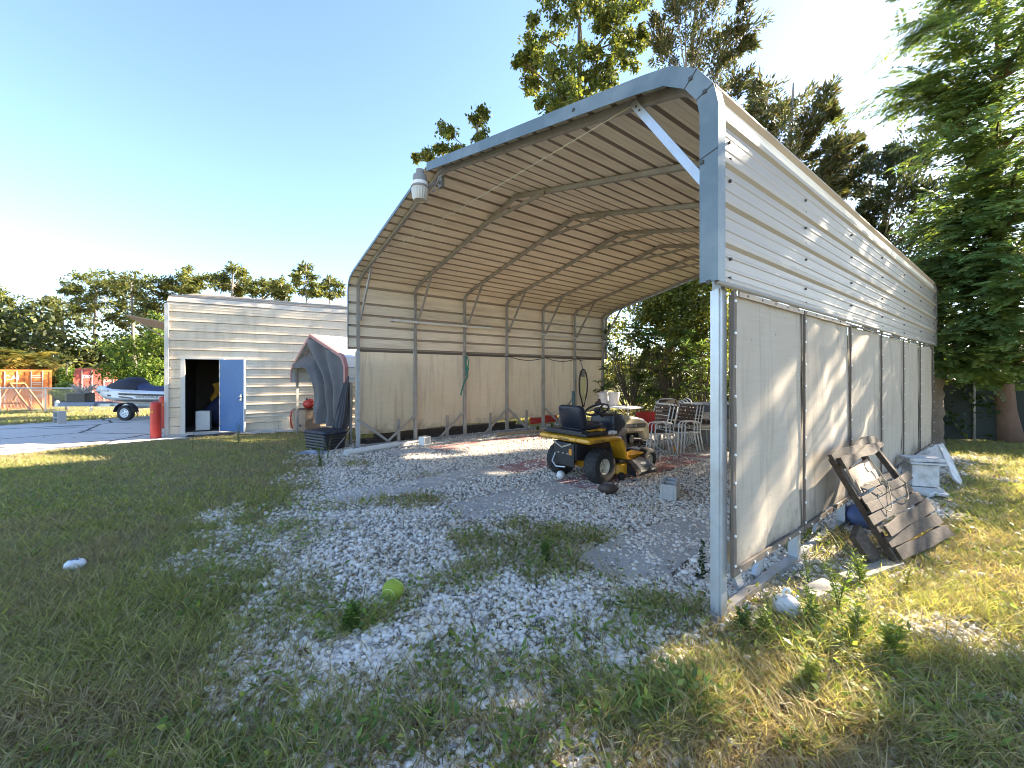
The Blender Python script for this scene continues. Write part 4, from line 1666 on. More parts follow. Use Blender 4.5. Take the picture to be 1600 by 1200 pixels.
# red bollards at the corner
for i, (loc, h, lab) in enumerate(((Vector((-8.82, 9.92, 0)), .88, 'red painted bollard with a rusty cap, nearest to the camera'), (Vector((-10.25, 11.8, 0)), .92, 'red bollard half hidden behind the nearest bollard'), (Vector((-11.2, 13.35, 0)), 1.05, 'red bollard farthest back by the building corner'))):
    bo = thing('bollard', lab, 'bollard', loc, .4 * i, 'red bollards at the building corner')
    mb = MB()
    mb.tube([(0, 0, 0), (0, 0, h - .03)], .11, 22)
    mb.build('pipe', M['redpaint'], bo, smooth=.6)
    mb = MB()
    mb.lathe([(.112, h - .035), (.112, h - .01), (.09, h + .012), (.04, h + .03), (0, h + .034)], 22)
    mb.build('cap', M['redpaint'], bo, smooth=.8)
    mb = MB()
    mb.add([(.06 * 0 + .1125 * math.cos(a), .1125 * math.sin(a), h - .22 + .05 * math.sin(k * 2.2) * s) for s in (1, -1) for k, a in enumerate([-2.0 + .12 * j for j in range(7)])], [(k, k + 1, 7 + k + 1, 7 + k) for k in range(6)])
    mb.build('rust_patch', M['orange'], bo)
mb = MB()
hp = []
for i in range(70):
    a = i * .45
    hp.append((-10.6 + .22 * math.cos(a), 12.1 + .16 * math.sin(a), .15 + .006 * i + .02 * math.sin(a * 3)))
mb.tube(hp, .012, 6)
tag(mb.build('hose', M['white'], None, smooth=True), 'pale hose coiled round the back bollard', 'hose')

# ================================================================== small red trimmed shed with a grey tarp
SR = Vector((-3.60, 8.93, 0))
SLf = Vector((-5.80, 10.75, 0))
sx = (SLf - SR).normalized()
SW = (SLf - SR).length
sy = Vector((sx.y, -sx.x, 0))
if sy.y < 0:
    sy = -sy
sh = thing('tarp_shed', 'small metal shelter with faded red trim and a grey tarp drawn across its front', 'shelter', SR, math.atan2(sx.y, sx.x))
# local x to the left along the front, local y: away from the camera is -y or +y
fy = 1 if (Matrix.Rotation(math.atan2(sx.y, sx.x), 3, 'Z') @ Vector((0, 1, 0))).dot(sy) > 0 else -1
SP = [(0, 1.40), (0, 1.74), (.10, 1.93), (.20, 2.01), (SW * .60, 2.56), (SW - .16, 1.84), (SW - .04, 1.73), (SW, 1.62), (SW, 1.38)]
prof = corrugated(SP, .1, .245, .015, True)
mb = MB()
n = len(prof)
vs = []
for i in range(9):
    t = -.12 + 2.3 * i / 8
    for p, nn, _h in prof:
        vs.append((p.x, fy * t, p.y))
mb.add(vs, [(i * n + j, i * n + j + 1, (i + 1) * n + j + 1, (i + 1) * n + j) for i in range(8) for j in range(n - 1)])
mb.build('roof_sheet', M['shedroof'], sh)
mb = MB()
o = offset_path(SP, .02)
ii = offset_path(SP, -.05)
nn_ = len(SP)
vs = [(p.x, fy * -.14, p.y) for p in ii] + [(p.x, fy * -.14, p.y) for p in o] + [(p.x, fy * -.06, p.y) for p in offset_path(SP, .024)]
vs = [(x, y, z) for x, y, z in vs]
mb.add(vs, [(k, k + 1, nn_ + k + 1, nn_ + k) for k in range(nn_ - 1)] + [(nn_ + k, nn_ + k + 1, 2 * nn_ + k + 1, 2 * nn_ + k) for k in range(nn_ - 1)])
mb.build('front_trim', M['redtrim'], sh)
for x in (.03, SW - .03):
    for y in (.02, 2.1):
        mb = MB()
        mb.box((x, fy * y, .8), (.055, .055, 1.64))
        mb.build('post', M['galv_old'], sh)
mb = MB()
inn = offset_path(SP, -.06)
for y in (.0, 2.05):
    mb.loft([[(p.x, fy * (y - .025), p.y), (p.x, fy * (y + .025), p.y), (q.x, fy * (y + .025), q.y), (q.x, fy * (y - .025), q.y)] for p, q in zip(offset_path(SP, -.02), offset_path(SP, -.07))])
mb.build('roof_bow', M['galv_old'], sh)


def tarpf(a, b):
    # a: right (0) to left (1), b: top to bottom
    xl = SW * .90 - (SW * .40) * sstep(0, .55, b)
    x = .04 + (xl - .04) * a
    top = float(np.interp(x, [0, .3, SW * .6, SW], [1.78, 2.02, 2.48, 1.60]))
    z = top + (.36 - top) * b - .10 * math.sin(PI * a) * b * 0 + .06 * a * b
    y = -.08 + .10 * math.sin(a * 17 + 2.5 * b) + .05 * math.sin(a * 41 + 3 * b) * (.25 + .75 * b) + .05 * math.sin(a * 9 + b * 4) * b + .03 * math.sin(b * 14 + a * 5) * a
    return (x, fy * y, z)


mb = MB()
mb.grid(tarpf, 60, 30)
tag(mb.build('tarp_curtain', M['tarp'], sh, smooth=True), None)
mb = MB()


def tarp2(a, b):
    x = -.10 + (.22 + .42 * b) * a
    return (x + .02 * math.sin(b * 9 + a * 5), fy * (-.08 - (.03 + .04 * b) * math.sin(a * 24 + b * 2) - .16 * b), (1.52 - .12 * a) * (1 - b) + .02)


mb.grid(tarp2, 40, 14)
mb.build('folded_tarp', M['tarpdark'], sh, smooth=True)
mb = MB()
mb.box((0, 0, .31), (.52, .45, .60))
mb.mi = 1
mb.box((0, 0, .62), (.56, .48, .02))
mb.box((.04, -.228, .17), (.10, .008, .07))
mb.mi = 2
mb.box((.04, -.2285, .16), (.07, .009, .035))
on_mesh(mb.build('wooden_box', [M['ply'], M['brown'], M['dark_in']], None), (-5.76, 11.25, .0), -.5, 'tall plywood box with a hand hole beside the tarp shelter', 'box')
rc = thing('gas_can', 'red plastic fuel can on top of the plywood box', 'fuel can', (-5.70, 11.22, .632), -.4)
mb = MB()
mb.ball((0, 0, .12), .15, 16, (1.15, .8, .85))
mb.build('body', M['redpaint'], rc, smooth=True)
mb = MB()
mb.tube([(.02, 0, .22), (.05, 0, .27), (.14, 0, .25), (.17, 0, .18)], .022, 8)
mb.build('handle', M['redpaint'], rc, smooth=True)
mb = MB()
mb.tube([(-.06, 0, .22), (-.07, 0, .28)], .03, 10)
mb.build('cap', M['black'], rc, smooth=.5)
mb = MB()
mb.tube([Vector((-6.22, 11.35, .05)), Vector((-6.27, 11.33, .30)), Vector((-6.24, 11.35, .55)), Vector((-6.15, 11.4, .6))], .018, 7)
tag(mb.build('hose', M['redpaint'], None, smooth=True), 'red hose hanging down beside the plywood box', 'hose')
ct = thing('storage_tub', 'black ribbed plastic tub with a lid in front of the tarp shelter', 'tub', (-3.98, 8.55, 0), -.55)
mb = MB()
for i in range(5):
    z0 = .02 + i * .062
    k = .92 + .02 * i
    mb.loft([[(x * k, y * k, z0) for x, y in roundrect(.37, .26, .06)], [(x * (k + .03), y * (k + .03), z0 + .02) for x, y in roundrect(.37, .26, .06)],
             [(x * (k + .03), y * (k + .03), z0 + .04) for x, y in roundrect(.37, .26, .06)], [(x * k, y * k, z0 + .06) for x, y in roundrect(.37, .26, .06)]])
mb.build('body', M['black'], ct)
mb = MB()
mb.loft([[(x, y, .33) for x, y in roundrect(.39, .28, .06)], [(x * 1.02, y * 1.02, .36) for x, y in roundrect(.39, .28, .06)], [(x * .9, y * .88, .40) for x, y in roundrect(.39, .28, .06)]])
mb.build('lid', M['navy'], ct)
mb = MB()


def gt(a, b):
    r = .55 + .12 * math.sin(a * 6)
    return (-.5 + 1.0 * a + .1 * math.sin(b * 5), -.2 + .4 * b + .05 * math.sin(a * 8), .02 + .07 * abs(math.sin(a * 7 + b * 3)) * math.sin(PI * a) * math.sin(PI * b))


mb.grid(gt, 26, 14)
gtarp = on_mesh(mb.build('tarp', M['tarpblue'], None, smooth=True), G(488, 709, 0), .35, 'crumpled blue grey tarp lying on the grass in front of the black tub', 'tarp')
gtarp.scale = (.55, .7, .9)
mb = MB()
mb.tube([G(519, 708, .04), P(547, 672, 8.9)], .012, 6)
tag(mb.build('pole', M['galv_old'], None), 'thin grey pole leaning against the tarp shelter', 'pole')

# ================================================================== far left: containers, jet ski, fence, white roofed shed


def container(name, label, p0, tang, colm, letters, base):
    tang = Vector(tang).normalized()
    cn = thing(name, label, 'container', (p0[0], p0[1], base), math.atan2(tang.y, tang.x), 'shipping containers beyond the fence')
    W_, H_, D_ = 2.44, 2.6, 6.06
    mb = MB()
    for x in (.06, W_ - .06):
        for y in (.06, D_ - .06):
            mb.box((x, y, H_ / 2), (.12, .12, H_))
    for z in (.08, H_ - .06):
        for y in (.06, D_ - .06):
            mb.box((W_ / 2, y, z), (W_ - .24, .11, .14))
        for x in (.06, W_ - .06):
            mb.box((x, D_ / 2, z), (.11, D_ - .24, .14))
    mb.build('frame', colm, cn)
    mb = MB()
    for x in (.09, W_ - .09):
        k = 22
        vs = []
        for i in range(k * 4 + 1):
            y = .12 + (D_ - .24) * i / (k * 4)
            dx = (.03 if (i % 4) in (1, 2) else 0)
            vs += [(x - dx, y, .12), (x - dx, y, H_ - .12)]
        mb.add(vs, [(2 * i, 2 * i + 2, 2 * i + 3, 2 * i + 1) for i in range(k * 4)])
    mb.box((W_ / 2, D_ / 2, H_ - .04), (W_ - .2, D_ - .2, .03))
    mb.box((W_ / 2, D_ - .08, H_ / 2), (W_ - .24, .04, H_ - .2))
    mb.build('wall', colm, cn)
    for s in (0, 1):
        x0, x1 = (.13, W_ / 2 - .01) if s == 0 else (W_ / 2 + .01, W_ - .13)
        mb = MB()
        mb.box(((x0 + x1) / 2, .07, H_ / 2), (x1 - x0, .04, H_ - .26))
        for q in range(5):
            mb.box(((x0 + x1) / 2, .045, .30 + q * .52), (x1 - x0 - .06, .025, .30))
        d = mb.build('door', colm, cn)
        for f in (.27, .73):
            x = x0 + (x1 - x0) * f
            mb = MB()
            mb.tube([(x, .005, .12), (x, .005, H_ - .1)], .026, 8)
            mb.box((x, .0, .95), (.22, .02, .05))
            mb.build('locking_rod', M['rod'], d, smooth=.5)
    if letters:
        text_mesh('lettering', letters, .42, M['text_w'], cn, frame((.70, .028, 2.06), (1, 0, 0), (0, 0, 1)))
    for z in range(4):
        mb = MB()
        for r_ in range(2):
            mb.box((1.75 + .02 * z, .029, 2.2 - z * .44 - r_ * .12), (.5 - .08 * r_, .004, .05))
        mb.build('plate_marks', M['rod'], cn)
    return cn


container('shipping_container', 'orange rusty shipping container at the far left with white lettering on its door', (-33.1, 25.6), (.62, .78, 0), M['container_o'], 'CAI', -.66)
container('shipping_container', 'faded red shipping container to the right of the orange one', (-31.0, 28.3), (.66, .75, 0), M['container_r'], 'tex', -.54)
wsd = thing('white_shed', 'long low shed with a white ribbed roof behind the red container', 'shed', (-41.0, 35.5, -.1), .45)
mb = MB()
mb.box((4.2, 2, 1.25), (8.2, 4, 2.5))
mb.build('wall', M['sidetrim'], wsd)
mb = MB()
for i in range(34):
    mb.box((.1 + i * .25, 2, 3.02), (.03, 5.0, .04), Matrix.Rotation(.16, 3, 'X'))
mb.box((4.2, 2, 2.98), (8.8, 5.0, .03), Matrix.Rotation(.16, 3, 'X'))
mb.build('roof', M['white'], wsd)

# chain link fence with gate frame
cf = thing('chain_fence', 'galvanised chain link fence crossing in front of the containers', 'fence', (0, 0, 0))
ca, cb = Vector((-30.5, 20.2, -.25)), Vector((-17.0, 20.6, -.28))
mb = MB()
mb.tube([ca + Vector((0, 0, 1.18)), cb + Vector((0, 0, 1.18))], .035, 8)
mb.build('top_rail', M['galv'], cf)
for i in range(7):
    p = ca.lerp(cb, i / 6)
    mb = MB()
    mb.tube([p, p + Vector((0, 0, 1.25))], .035, 8)
    mb.build('post', M['galv'], cf)
mb = MB()
nn2 = 90
for i in range(nn2):
    p = ca.lerp(cb, i / nn2)
    for s in (-1, 1):
        q = ca.lerp(cb, min(1, max(0, i / nn2 + s * .082)))
        mb.bar(p + Vector((0, 0, .05)), q + Vector((0, 0, 1.16)), .006, .006)
mb.build('wire_mesh', M['galv'], cf)
gf = thing('trestle', 'rusty braced steel trestle standing in front of the orange container', 'trestle', (-26.2, 20.9, -.3), .15)
for (a, b) in (((-.75, 0, 0), (0, 0, 1.45)), ((.95, 0, 0), (0, 0, 1.45)), ((-.42, 0, .42), (.55, 0, .42)), ((-.75, .7, 0), (0, .7, 1.45)), ((.95, .7, 0), (0, .7, 1.45)), ((0, 0, 1.45), (0, .7, 1.45))):
    mb = MB()
    mb.bar(a, b, .07, .07)
    mb.build('leg', M['rust'], gf)
mb = MB()
for i in range(9):
    mb.bar((-.55 + i * .16, .35, .08), (-.75 + i * .16, .35, .6), .03, .03)
mb.build('lattice', M['rust'], gf)

# trailer with covered jet ski
tr = thing('boat_trailer', 'low galvanised boat trailer with a single wheel showing, parked on the asphalt edge', 'trailer', (-13.3, 14.6, 0), -.02)
mb = MB()
for y in (-.55, .55):
    mb.bar((-2.0, y * .5, .50), (2.0, y, .52), .07, .10)
mb.bar((-3.4, 0, .47), (-1.9, 0, .50), .09, .11)
mb.bar((-1.95, -.4, .50), (-1.95, .4, .50), .08, .08)
mb.bar((0, -.6, .42), (0, .6, .42), .08, .08)
mb.bar((-.9, -.5, .50), (-.9, .5, .50), .06, .06)
mb.build('frame', M['galv'], tr)
mb = MB()
mb.box((-2.15, -.1, .53), (1.3, .7, .14))
mb.build('deck', M['tarpblue'], tr, bevel=.02)
for y, sd in ((-.78, 1), (.78, -1)):
    T = None
    wheel(tr, (0, y, .265), .265, .17, .16, sd, 0, M['shedroof'])
    mb = MB()
    mb.loft([[(.34 * math.cos(a) * k, y + w, .265 + .34 * math.sin(a) * k) for k, w in ((1, -.11), (1, .11), (1.04, .11), (1.04, -.11))] for a in [.1 + (PI - .2) * i / 12 for i in range(13)]])
    mb.build('mudguard', M['black'], tr)
mb = MB()
mb.bar((-3.3, 0, .46), (-3.38, 0, .62), .06, .1)
mb.tube([(-2.85, 0, .5), (-2.85, 0, .9)], .03, 8)
mb.build('tongue_jack', M['galv'], tr)
bb = MB()
bb.box((0, 0, .155), (.66, .36, .31))
bb.mi = 1
bb.box((0, 0, .32), (.70, .40, .02))
on_mesh(bb.build('battery_box', [M['black'], M['greypl']], None, bevel=.01), (-15.6, 14.5, .60), 0, 'black rectangular box standing on the front of the trailer', 'box')
bsh = MB()
for i in range(40):
    a = random.uniform(0, 6.28)
    bsh.tube([(random.uniform(-.3, .3), random.uniform(-.1, .1), .0), (random.uniform(-.5, .5), random.uniform(-.2, .2), random.uniform(.1, .35))], .012, 4)
on_mesh(bsh.build('brush_pile', M['timber'], None), (-15.5, 14.5, .935), 0, 'tangle of dead grey twigs heaped on the black box', 'brush pile')
cm = MB()
cinder(cm, .40, .30, .20, 2)
cm.v = [(y, z - .1, x + .2) for x, y, z in cm.v]
on_mesh(cm.build('cinder_block', M['cmu'], None, bevel=.006), (-14.62, 12.95, 0.0), -.35, 'cinder block standing on end at the edge of the asphalt by the trailer tongue', 'concrete block')

js = thing('jet_ski', 'white jet ski with black stripes under a dark cover on the boat trailer', 'jet ski', (-13.35, 14.6, 0), -.02)
mb = MB()
secs = []
for x, hw, zk, zc, zd in ((-1.80, .02, .98, 1.04, 1.08), (-1.6, .22, .84, .98, 1.09), (-1.2, .42, .66, .86, 1.07), (-.7, .53, .58, .78, 1.02), (0, .58, .56, .74, .96), (.8, .58, .56, .74, .92), (1.4, .55, .58, .76, .92)):
    secs.append([(x, 0, zk), (x, hw * .7, zk + .06), (x, hw, zc), (x, hw * 1.0, zd), (x, hw * .75, zd + .07), (x, 0, zd + .10), (x, -hw * .75, zd + .07), (x, -hw, zd), (x, -hw, zc), (x, -hw * .7, zk + .06)])
mb.loft(secs)
hull = mb.build('hull', M['gelcoat'], js, smooth=.7)
mb = MB()
for (x0, z0, h0, x1, z1, h1) in ((-1.55, .975, .02, -.2, .90, .035), (-.2, .90, .035, 1.4, .86, .03), (-.9, .86, .03, .1, .76, .02), (-.6, .70, .01, 1.4, .64, .05)):
    hw0 = .56 if x0 > -.8 else (.30 if x0 < -1.3 else .48)
    mb.add([(x0, -hw0 - .025, z0 - h0), (x1, -.60, z1 - h1), (x1, -.60, z1 + h1), (x0, -hw0 - .025, z0 + h0)], [(0, 1, 2, 3)])
mb.build('stripe', M['text_k'], hull)
text_mesh('lettering', 'FL 1182 EP', .095, M['text_k'], hull, frame((-.98, -.525, 1.02), (1, -.17, -.02), (.0, 0, 1)))
text_mesh('lettering', 'WAVERUNNER', .12, M['text_k'], hull, frame((.62, -.612, .80), (1, 0, 0), (0, 0, 1)))
mb = MB()
secs = []
for x, hw, z0, h in ((-1.45, .05, 1.05, .06), (-1.1, .36, 1.05, .24), (-.8, .42, 1.02, .42), (-.5, .44, 1.0, .50), (-.25, .42, 1.0, .50), (-.12, .34, 1.0, .44), (0.02, .40, .98, .26)):
    secs.append([(x, hw * math.cos(a), z0 + h * max(0, math.sin(a)) ** .8 + (.02 * math.sin(a * 7 + x * 9))) for a in [PI * i / 12 for i in range(13)]] + [(x, 0, z0 - .02)])
mb.loft(secs)
mb.build('front_cover', M['cover'], js, smooth=True)
mb = MB()
secs = []
for x, hw, z0, h in ((-.1, .34, .98, .36), (.15, .36, .97, .22), (.5, .36, .96, .21), (1.0, .34, .95, .24), (1.4, .32, .95, .22)):
    secs.append([(x, hw * math.cos(a), z0 + h * max(0, math.sin(a)) ** .6) for a in [PI * i / 12 for i in range(13)]] + [(x, 0, z0 - .02)])
mb.loft(secs)
mb.build('seat_cover', M['coverblue'], js, smooth=True)
# ================================================================== foliage helpers


def unit(a):
    return a / np.maximum(np.linalg.norm(a, axis=-1, keepdims=True), 1e-9)


def leaf_quads(c, d, nrm, ln, wd, fold=0.0):
    """diamond leaves: base c, direction d, face normal nrm (arrays)"""
    d = unit(d)
    sd = unit(np.cross(d, nrm))
    ln = np.asarray(ln)[:, None]
    wd = np.asarray(wd)[:, None]
    m = c + d * ln * .45
    up = np.cross(sd, d) * (wd * fold)
    V = np.stack([c, m + sd * wd * .5 + up, c + d * ln, m - sd * wd * .5 + up], 1).reshape(-1, 3)
    k = len(c)
    F = np.arange(k * 4).reshape(k, 4)
    return V, F


def rand_dirs(n):
    v = RNG.normal(size=(n, 3))
    return unit(v)


def colour_var(n, base, var=.25, alt=None, alt_p=.0):
    b = np.array(base)[None, :] * (1 + (RNG.random((n, 1)) - .5) * 2 * var)
    b = b * (1 + (RNG.random((n, 3)) - .5) * .18)
    if alt is not None:
        k = RNG.random(n) < alt_p
        b[k] = np.array(alt)[None, :] * (1 + (RNG.random((k.sum(), 1)) - .5) * .4)
    return b


def clump_points(cl, n):
    """cl = (centre, (rx, ry, rz)); points spread through the volume, denser towards the outside"""
    c, r = cl
    d = rand_dirs(n)
    rad = RNG.random(n) ** (1 / 2.2)
    k = .55 + .75 * noise2(d[:, 0] * 1.7 + c[0], d[:, 1] * 1.7 + d[:, 2] * 1.3 + c[1], 1.6, c[2])
    p = np.array(c)[None] + d * (rad * k)[:, None] * np.array(r)[None]
    return p, d


class Crown:
    def __init__(s):
        s.V, s.F, s.Cc, s.n = [], [], [], 0

    def put(s, V, F, col):
        s.V.append(V)
        s.F.append(F + s.n)
        s.Cc.append(np.repeat(col, len(V) // len(col), 0))
        s.n += len(V)

    def build(s, name, m, parent):
        return npmesh(name, np.concatenate(s.V), [np.concatenate(s.F)], m, np.concatenate(s.Cc), parent)

    # ---- kinds of foliage
    def broad(s, cl, n, ln, wd, base, var=.3, alt=None, alt_p=0.0, sub=10, tight=.42):
        c, r = cl
        m = max(3, sub)
        sp, _ = clump_points((c, r), m)
        idx = RNG.integers(0, m, n)
        sr = np.mean(r) * tight
        p = sp[idx] + RNG.normal(size=(n, 3)) * sr * np.array([.55, .55, .42])
        d = rand_dirs(n) + np.array([0, 0, -.25])
        nrm = rand_dirs(n) + np.array([0, 0, .9])
        L = ln * (.6 + .8 * RNG.random(n))
        V, F = leaf_quads(p, d, nrm, L, wd * (.6 + .8 * RNG.random(n)), .15)
        tone = (.75 + .5 * RNG.random(m))[idx]
        s.put(V, F, colour_var(n, base, var, alt, alt_p) * tone[:, None])

    def sprays(s, start, end, n, ln, wd, base, spread=.22, var=.3, alt=None, alt_p=0.0, droop=.0, taper=.5):
        """feathery narrow scales along a branch"""
        t = RNG.random(n) ** .8
        a, b = np.array(start), np.array(end)
        ax = b - a
        L = np.linalg.norm(ax)
        p = a[None] + ax[None] * t[:, None]
        p[:, 2] -= droop * t * t * L
        off = RNG.normal(size=(n, 3)) * (spread * L * (1.05 - taper * t))[:, None] * np.array([1, 1, .55])
        p = p + off * .6
        d = unit(ax)[None] * .9 + unit(off) * .8 + RNG.normal(size=(n, 3)) * .35
        nrm = rand_dirs(n) + np.array([0, 0, .7])
        V, F = leaf_quads(p, d, nrm, ln * (.6 + .8 * RNG.random(n)), wd * (.7 + .6 * RNG.random(n)))
        s.put(V, F, colour_var(n, base, var, alt, alt_p))

    def frond(s, start, dirv, length, k, ln, wd, base, droop=.35, var=.2):
        """pinnate frond: paired leaflets along a drooping rib, lying roughly flat"""
        t = (np.arange(k) + .5) / k
        dirv = np.array(dirv, float)
        dirv /= np.linalg.norm(dirv)
        p = np.array(start)[None] + dirv[None] * (t * length)[:, None]
        p[:, 2] -= droop * length * t ** 2
        tang = np.repeat(dirv[None], k, 0).copy()
        tang[:, 2] -= 2 * droop * t
        tang = unit(tang)
        side = unit(np.cross(tang, np.array([0, 0, 1.0])))
        tone = base if not callable(base) else base()
        for sg in (-1, 1):
            d = side * sg + tang * .55 + RNG.normal(size=(k, 3)) * .12 + np.array([0, 0, -.22])
            nrm = np.cross(side, tang) + RNG.normal(size=(k, 3)) * .25
            env = np.sin(PI * (t * .88 + .1)) ** .6
            V, F = leaf_quads(p, d, nrm, ln * env * (.85 + .3 * RNG.random(k)), wd * (.8 + .4 * RNG.random(k)), .1)
            s.put(V, F, colour_var(k, tone, var))

    def rosette(s, c, k, ln, wd, base, updir=(0, 0, 1), var=.25, droop=.5):
        a = RNG.random(k) * 2 * PI
        el = .15 + .8 * RNG.random(k)
        d = np.stack([np.cos(a) * np.cos(el), np.sin(a) * np.cos(el), np.sin(el) - droop], 1) + np.array(updir)[None] * .25
        nrm = np.stack([-np.cos(a) * np.sin(el), -np.sin(a) * np.sin(el), np.cos(el)], 1) + RNG.normal(size=(k, 3)) * .2
        p = np.repeat(np.array(c)[None], k, 0) + RNG.normal(size=(k, 3)) * .02
        V, F = leaf_quads(p, d, nrm, ln * (.6 + .6 * RNG.random(k)), wd * (.8 + .4 * RNG.random(k)), .2)
        s.put(V, F, colour_var(k, base, var))


def limb(mb, a, b, r0, r1, bend=.12, n=6, sides=6):
    a, b = Vector(a), Vector(b)
    L = (b - a).length
    mid = a.lerp(b, .5) + Vector((random.uniform(-1, 1), random.uniform(-1, 1), random.uniform(-.3, 1))) * L * bend
    pts = bez(a, mid, b, n)
    mb.tube(pts, [r0 + (r1 - r0) * i / n for i in range(n + 1)], sides)
    return pts


def trunk_path(base, top, r0, r1, lean=.3, n=8):
    base, top = Vector(base), Vector(top)
    mid = base.lerp(top, .5) + Vector((random.uniform(-lean, lean), random.uniform(-lean, lean), 0))
    pts = bez(base, mid, top, n)
    rs = [r0 + (r1 - r0) * (i / n) ** .8 for i in range(n + 1)]
    rs[0] = r0 * 1.35
    return pts, rs


def nearest_on(pts, q, below=.0):
    q = Vector(q)
    best = min(range(1, len(pts)), key=lambda i: (pts[i] - q).length + max(0, pts[i].z - q.z) * 2)
    return pts[best], best


def leafy_tree(name, label, base, top, r0, clumps, fol, bark, group=None, limb_r=.10, twigs=0):
    """tree > trunk, crown; clumps = [(centre, radii)]; fol(crown, clump) adds the leaves"""
    base = Vector(base)
    tr_ = thing(name, label, 'tree', base, 0, group)
    off = base
    pts, rs = trunk_path((0, 0, -.15), Vector(top) - off, r0, r0 * .25)
    mb = MB()
    mb.tube(pts, rs, 10)
    cr = Crown()
    for c, r in clumps:
        cl = Vector(c) - off
        a, i = nearest_on(pts, cl)
        lr = min(rs[i] * .6, limb_r)
        lp = limb(mb, a, cl, lr, lr * .25, .14)
        for _ in range(twigs):
            e = cl + Vector(rand_dirs(1)[0]) * float(np.mean(r)) * .85
            limb(mb, lp[random.randint(3, 6)], e, lr * .3, .006, .1, 4, 4)
        fol(cr, (np.array(cl), np.array(r)))
    mb.build('trunk', bark, tr_, smooth=True)
    cr.build('crown', M['leaf'], tr_)
    return tr_


def pc_(u, v, Y, rpx, jit=.8, flat=.85):
    """a clump seen at photo pixel u, v with pixel radius rpx, at distance Y"""
    Y = Y + random.uniform(-jit, jit)
    r = rpx / FPX * Y
    return (P(u, v, Y), (r, r * 1.1, r * flat))


OAK = (.085, .110, .028)
OAKY = (.17, .18, .035)
CED = (.070, .080, .032)
CEDB = (.14, .115, .06)
FEA = (.110, .175, .058)
FEAY = (.20, .24, .055)
PINE = (.085, .100, .034)
PINEY = (.17, .175, .05)
MANGO = (.085, .140, .050)

# ------------------------------------------------------------------ oak behind the carport
cl = []
for u, v, r in ((850, 60, 40), (905, 20, 48), (960, 40, 45), (880, 110, 45), (840, 125, 32), (930, 90, 40), (975, 85, 30), (905, 150, 36), (860, 165, 28), (950, -30, 60), (870, -20, 50), (1000, 55, 22),
                (985, -10, 40), (930, 130, 26), (832, 90, 24), (815, 95, 16), (880, 185, 26), (900, 215, 30), (980, 200, 30), (960, 290, 60), (900, 300, 60), (1040, 300, 60)):
    cl.append(pc_(u, v, 17, r, 1.3))
leafy_tree('oak_tree', 'tall broad leaved oak rising over the middle of the carport roof', (3.6, 18.2, 0), P(905, 10, 17.5), .28, cl,
           lambda cr, c: cr.broad(c, int(500 + 620 * c[1][0]), .17, .10, OAK, .35, OAKY, .3, sub=13, tight=.24), M['bark'], twigs=3)
cl = [pc_(u, v, 15.5, r, .5) for u, v, r in ((745, 185, 18), (752, 215, 13), (700, 205, 15), (668, 243, 13), (715, 235, 14), (690, 232, 12), (735, 250, 10), (757, 175, 9), (650, 248, 6), (800, 300, 30), (840, 280, 30), (760, 330, 30))]
leafy_tree('oak_tree', 'slender oak whose top twigs show left of the big oak above the roof ridge', (1.2, 16.4, 0), P(745, 200, 15.6), .14, cl,
           lambda cr, c: cr.broad(c, int(150 + 700 * c[1][0]), .15, .085, OAK, .35, OAKY, .35, sub=8), M['bark'], limb_r=.04, twigs=2)


# ------------------------------------------------------------------ red cedars
def cedar(label, base, top, r0, tips, n_each, Ylen, base_c=CED, alt=CEDB, ln=.18, wd=.055, out=(.6, 0, .5), group='red cedars behind the carport'):
    """each tip is (point, size) : a plume of foliage sprays that fans out from a branch"""
    base = Vector(base)
    t = thing('cedar_tree', label, 'tree', base, 0, group)
    pts, rs = trunk_path((0, 0, -.1), Vector(top) - base, r0, .03, .4)
    mb = MB()
    mb.tube(pts, rs, 9)
    cr = Crown()
    for q, sz in tips:
        q = Vector(q) - base
        a, i = nearest_on(pts, q - Vector((0, 0, sz * 1.5)))
        lp = limb(mb, a, q, min(.07, rs[i] * .5), .014, .12, 7, 5)
        dv = (q - lp[-3]).normalized()
        for k in range(9):
            st = lp[random.randint(4, 7)] + Vector(rand_dirs(1)[0]) * sz * .35
            d = (dv * .8 + Vector(rand_dirs(1)[0]) * .75 + Vector((0, 0, .35))).normalized()
            e = st + d * sz * random.uniform(.5, 1.0)
            limb(mb, lp[-2], st.lerp(e, .8), .012, .004, .1, 3, 4)
            tone = random.uniform(.7, 1.3)
            cr.sprays(st, e, int(n_each * random.uniform(.5, 1.2)), ln, wd, tuple(x * tone for x in base_c), .26, .35, alt, .22)
    mb.build('trunk', M['barkpale'], t, smooth=True)
    cr.build('crown', M['needle'], t)
    return t


def tipset(lst, Y, jit=1.0):
    out = []
    for u, v, r in lst:
        y = Y + random.uniform(-jit, jit)
        out.append((P(u, v, y), r / FPX * y * 1.15))
    return out


cedar('wispy cedar with brown tinged top just right of the big oak', (6.3, 16.4, 0), P(1090, -40, 15.5), .2,
      tipset([(1060, 30, 38), (1105, 20, 42), (1150, 60, 38), (1090, 75, 40), (1135, 100, 34), (1040, 80, 30), (1165, 30, 30), (1075, -20, 45), (1130, -30, 45), (1175, 70, 18), (1025, 50, 22), (1160, 130, 30), (1200, 160, 36), (1120, 150, 40)], 15.5), 125, 1)
cedar('cedar with feathery branches leaning right above the roof edge', (8.9, 14.6, 0), P(1240, 130, 13.6), .2,
      tipset([(1190, 150, 34), (1230, 165, 40), (1270, 175, 36), (1215, 205, 40), (1260, 215, 42), (1300, 230, 30), (1290, 190, 22), (1325, 235, 26), (1345, 250, 22), (1300, 260, 34), (1335, 280, 30), (1250, 260, 40), (1180, 180, 26), (1345, 210, 14), (1310, 300, 34), (1280, 300, 36), (1350, 300, 20)], 13.6), 120, 1)
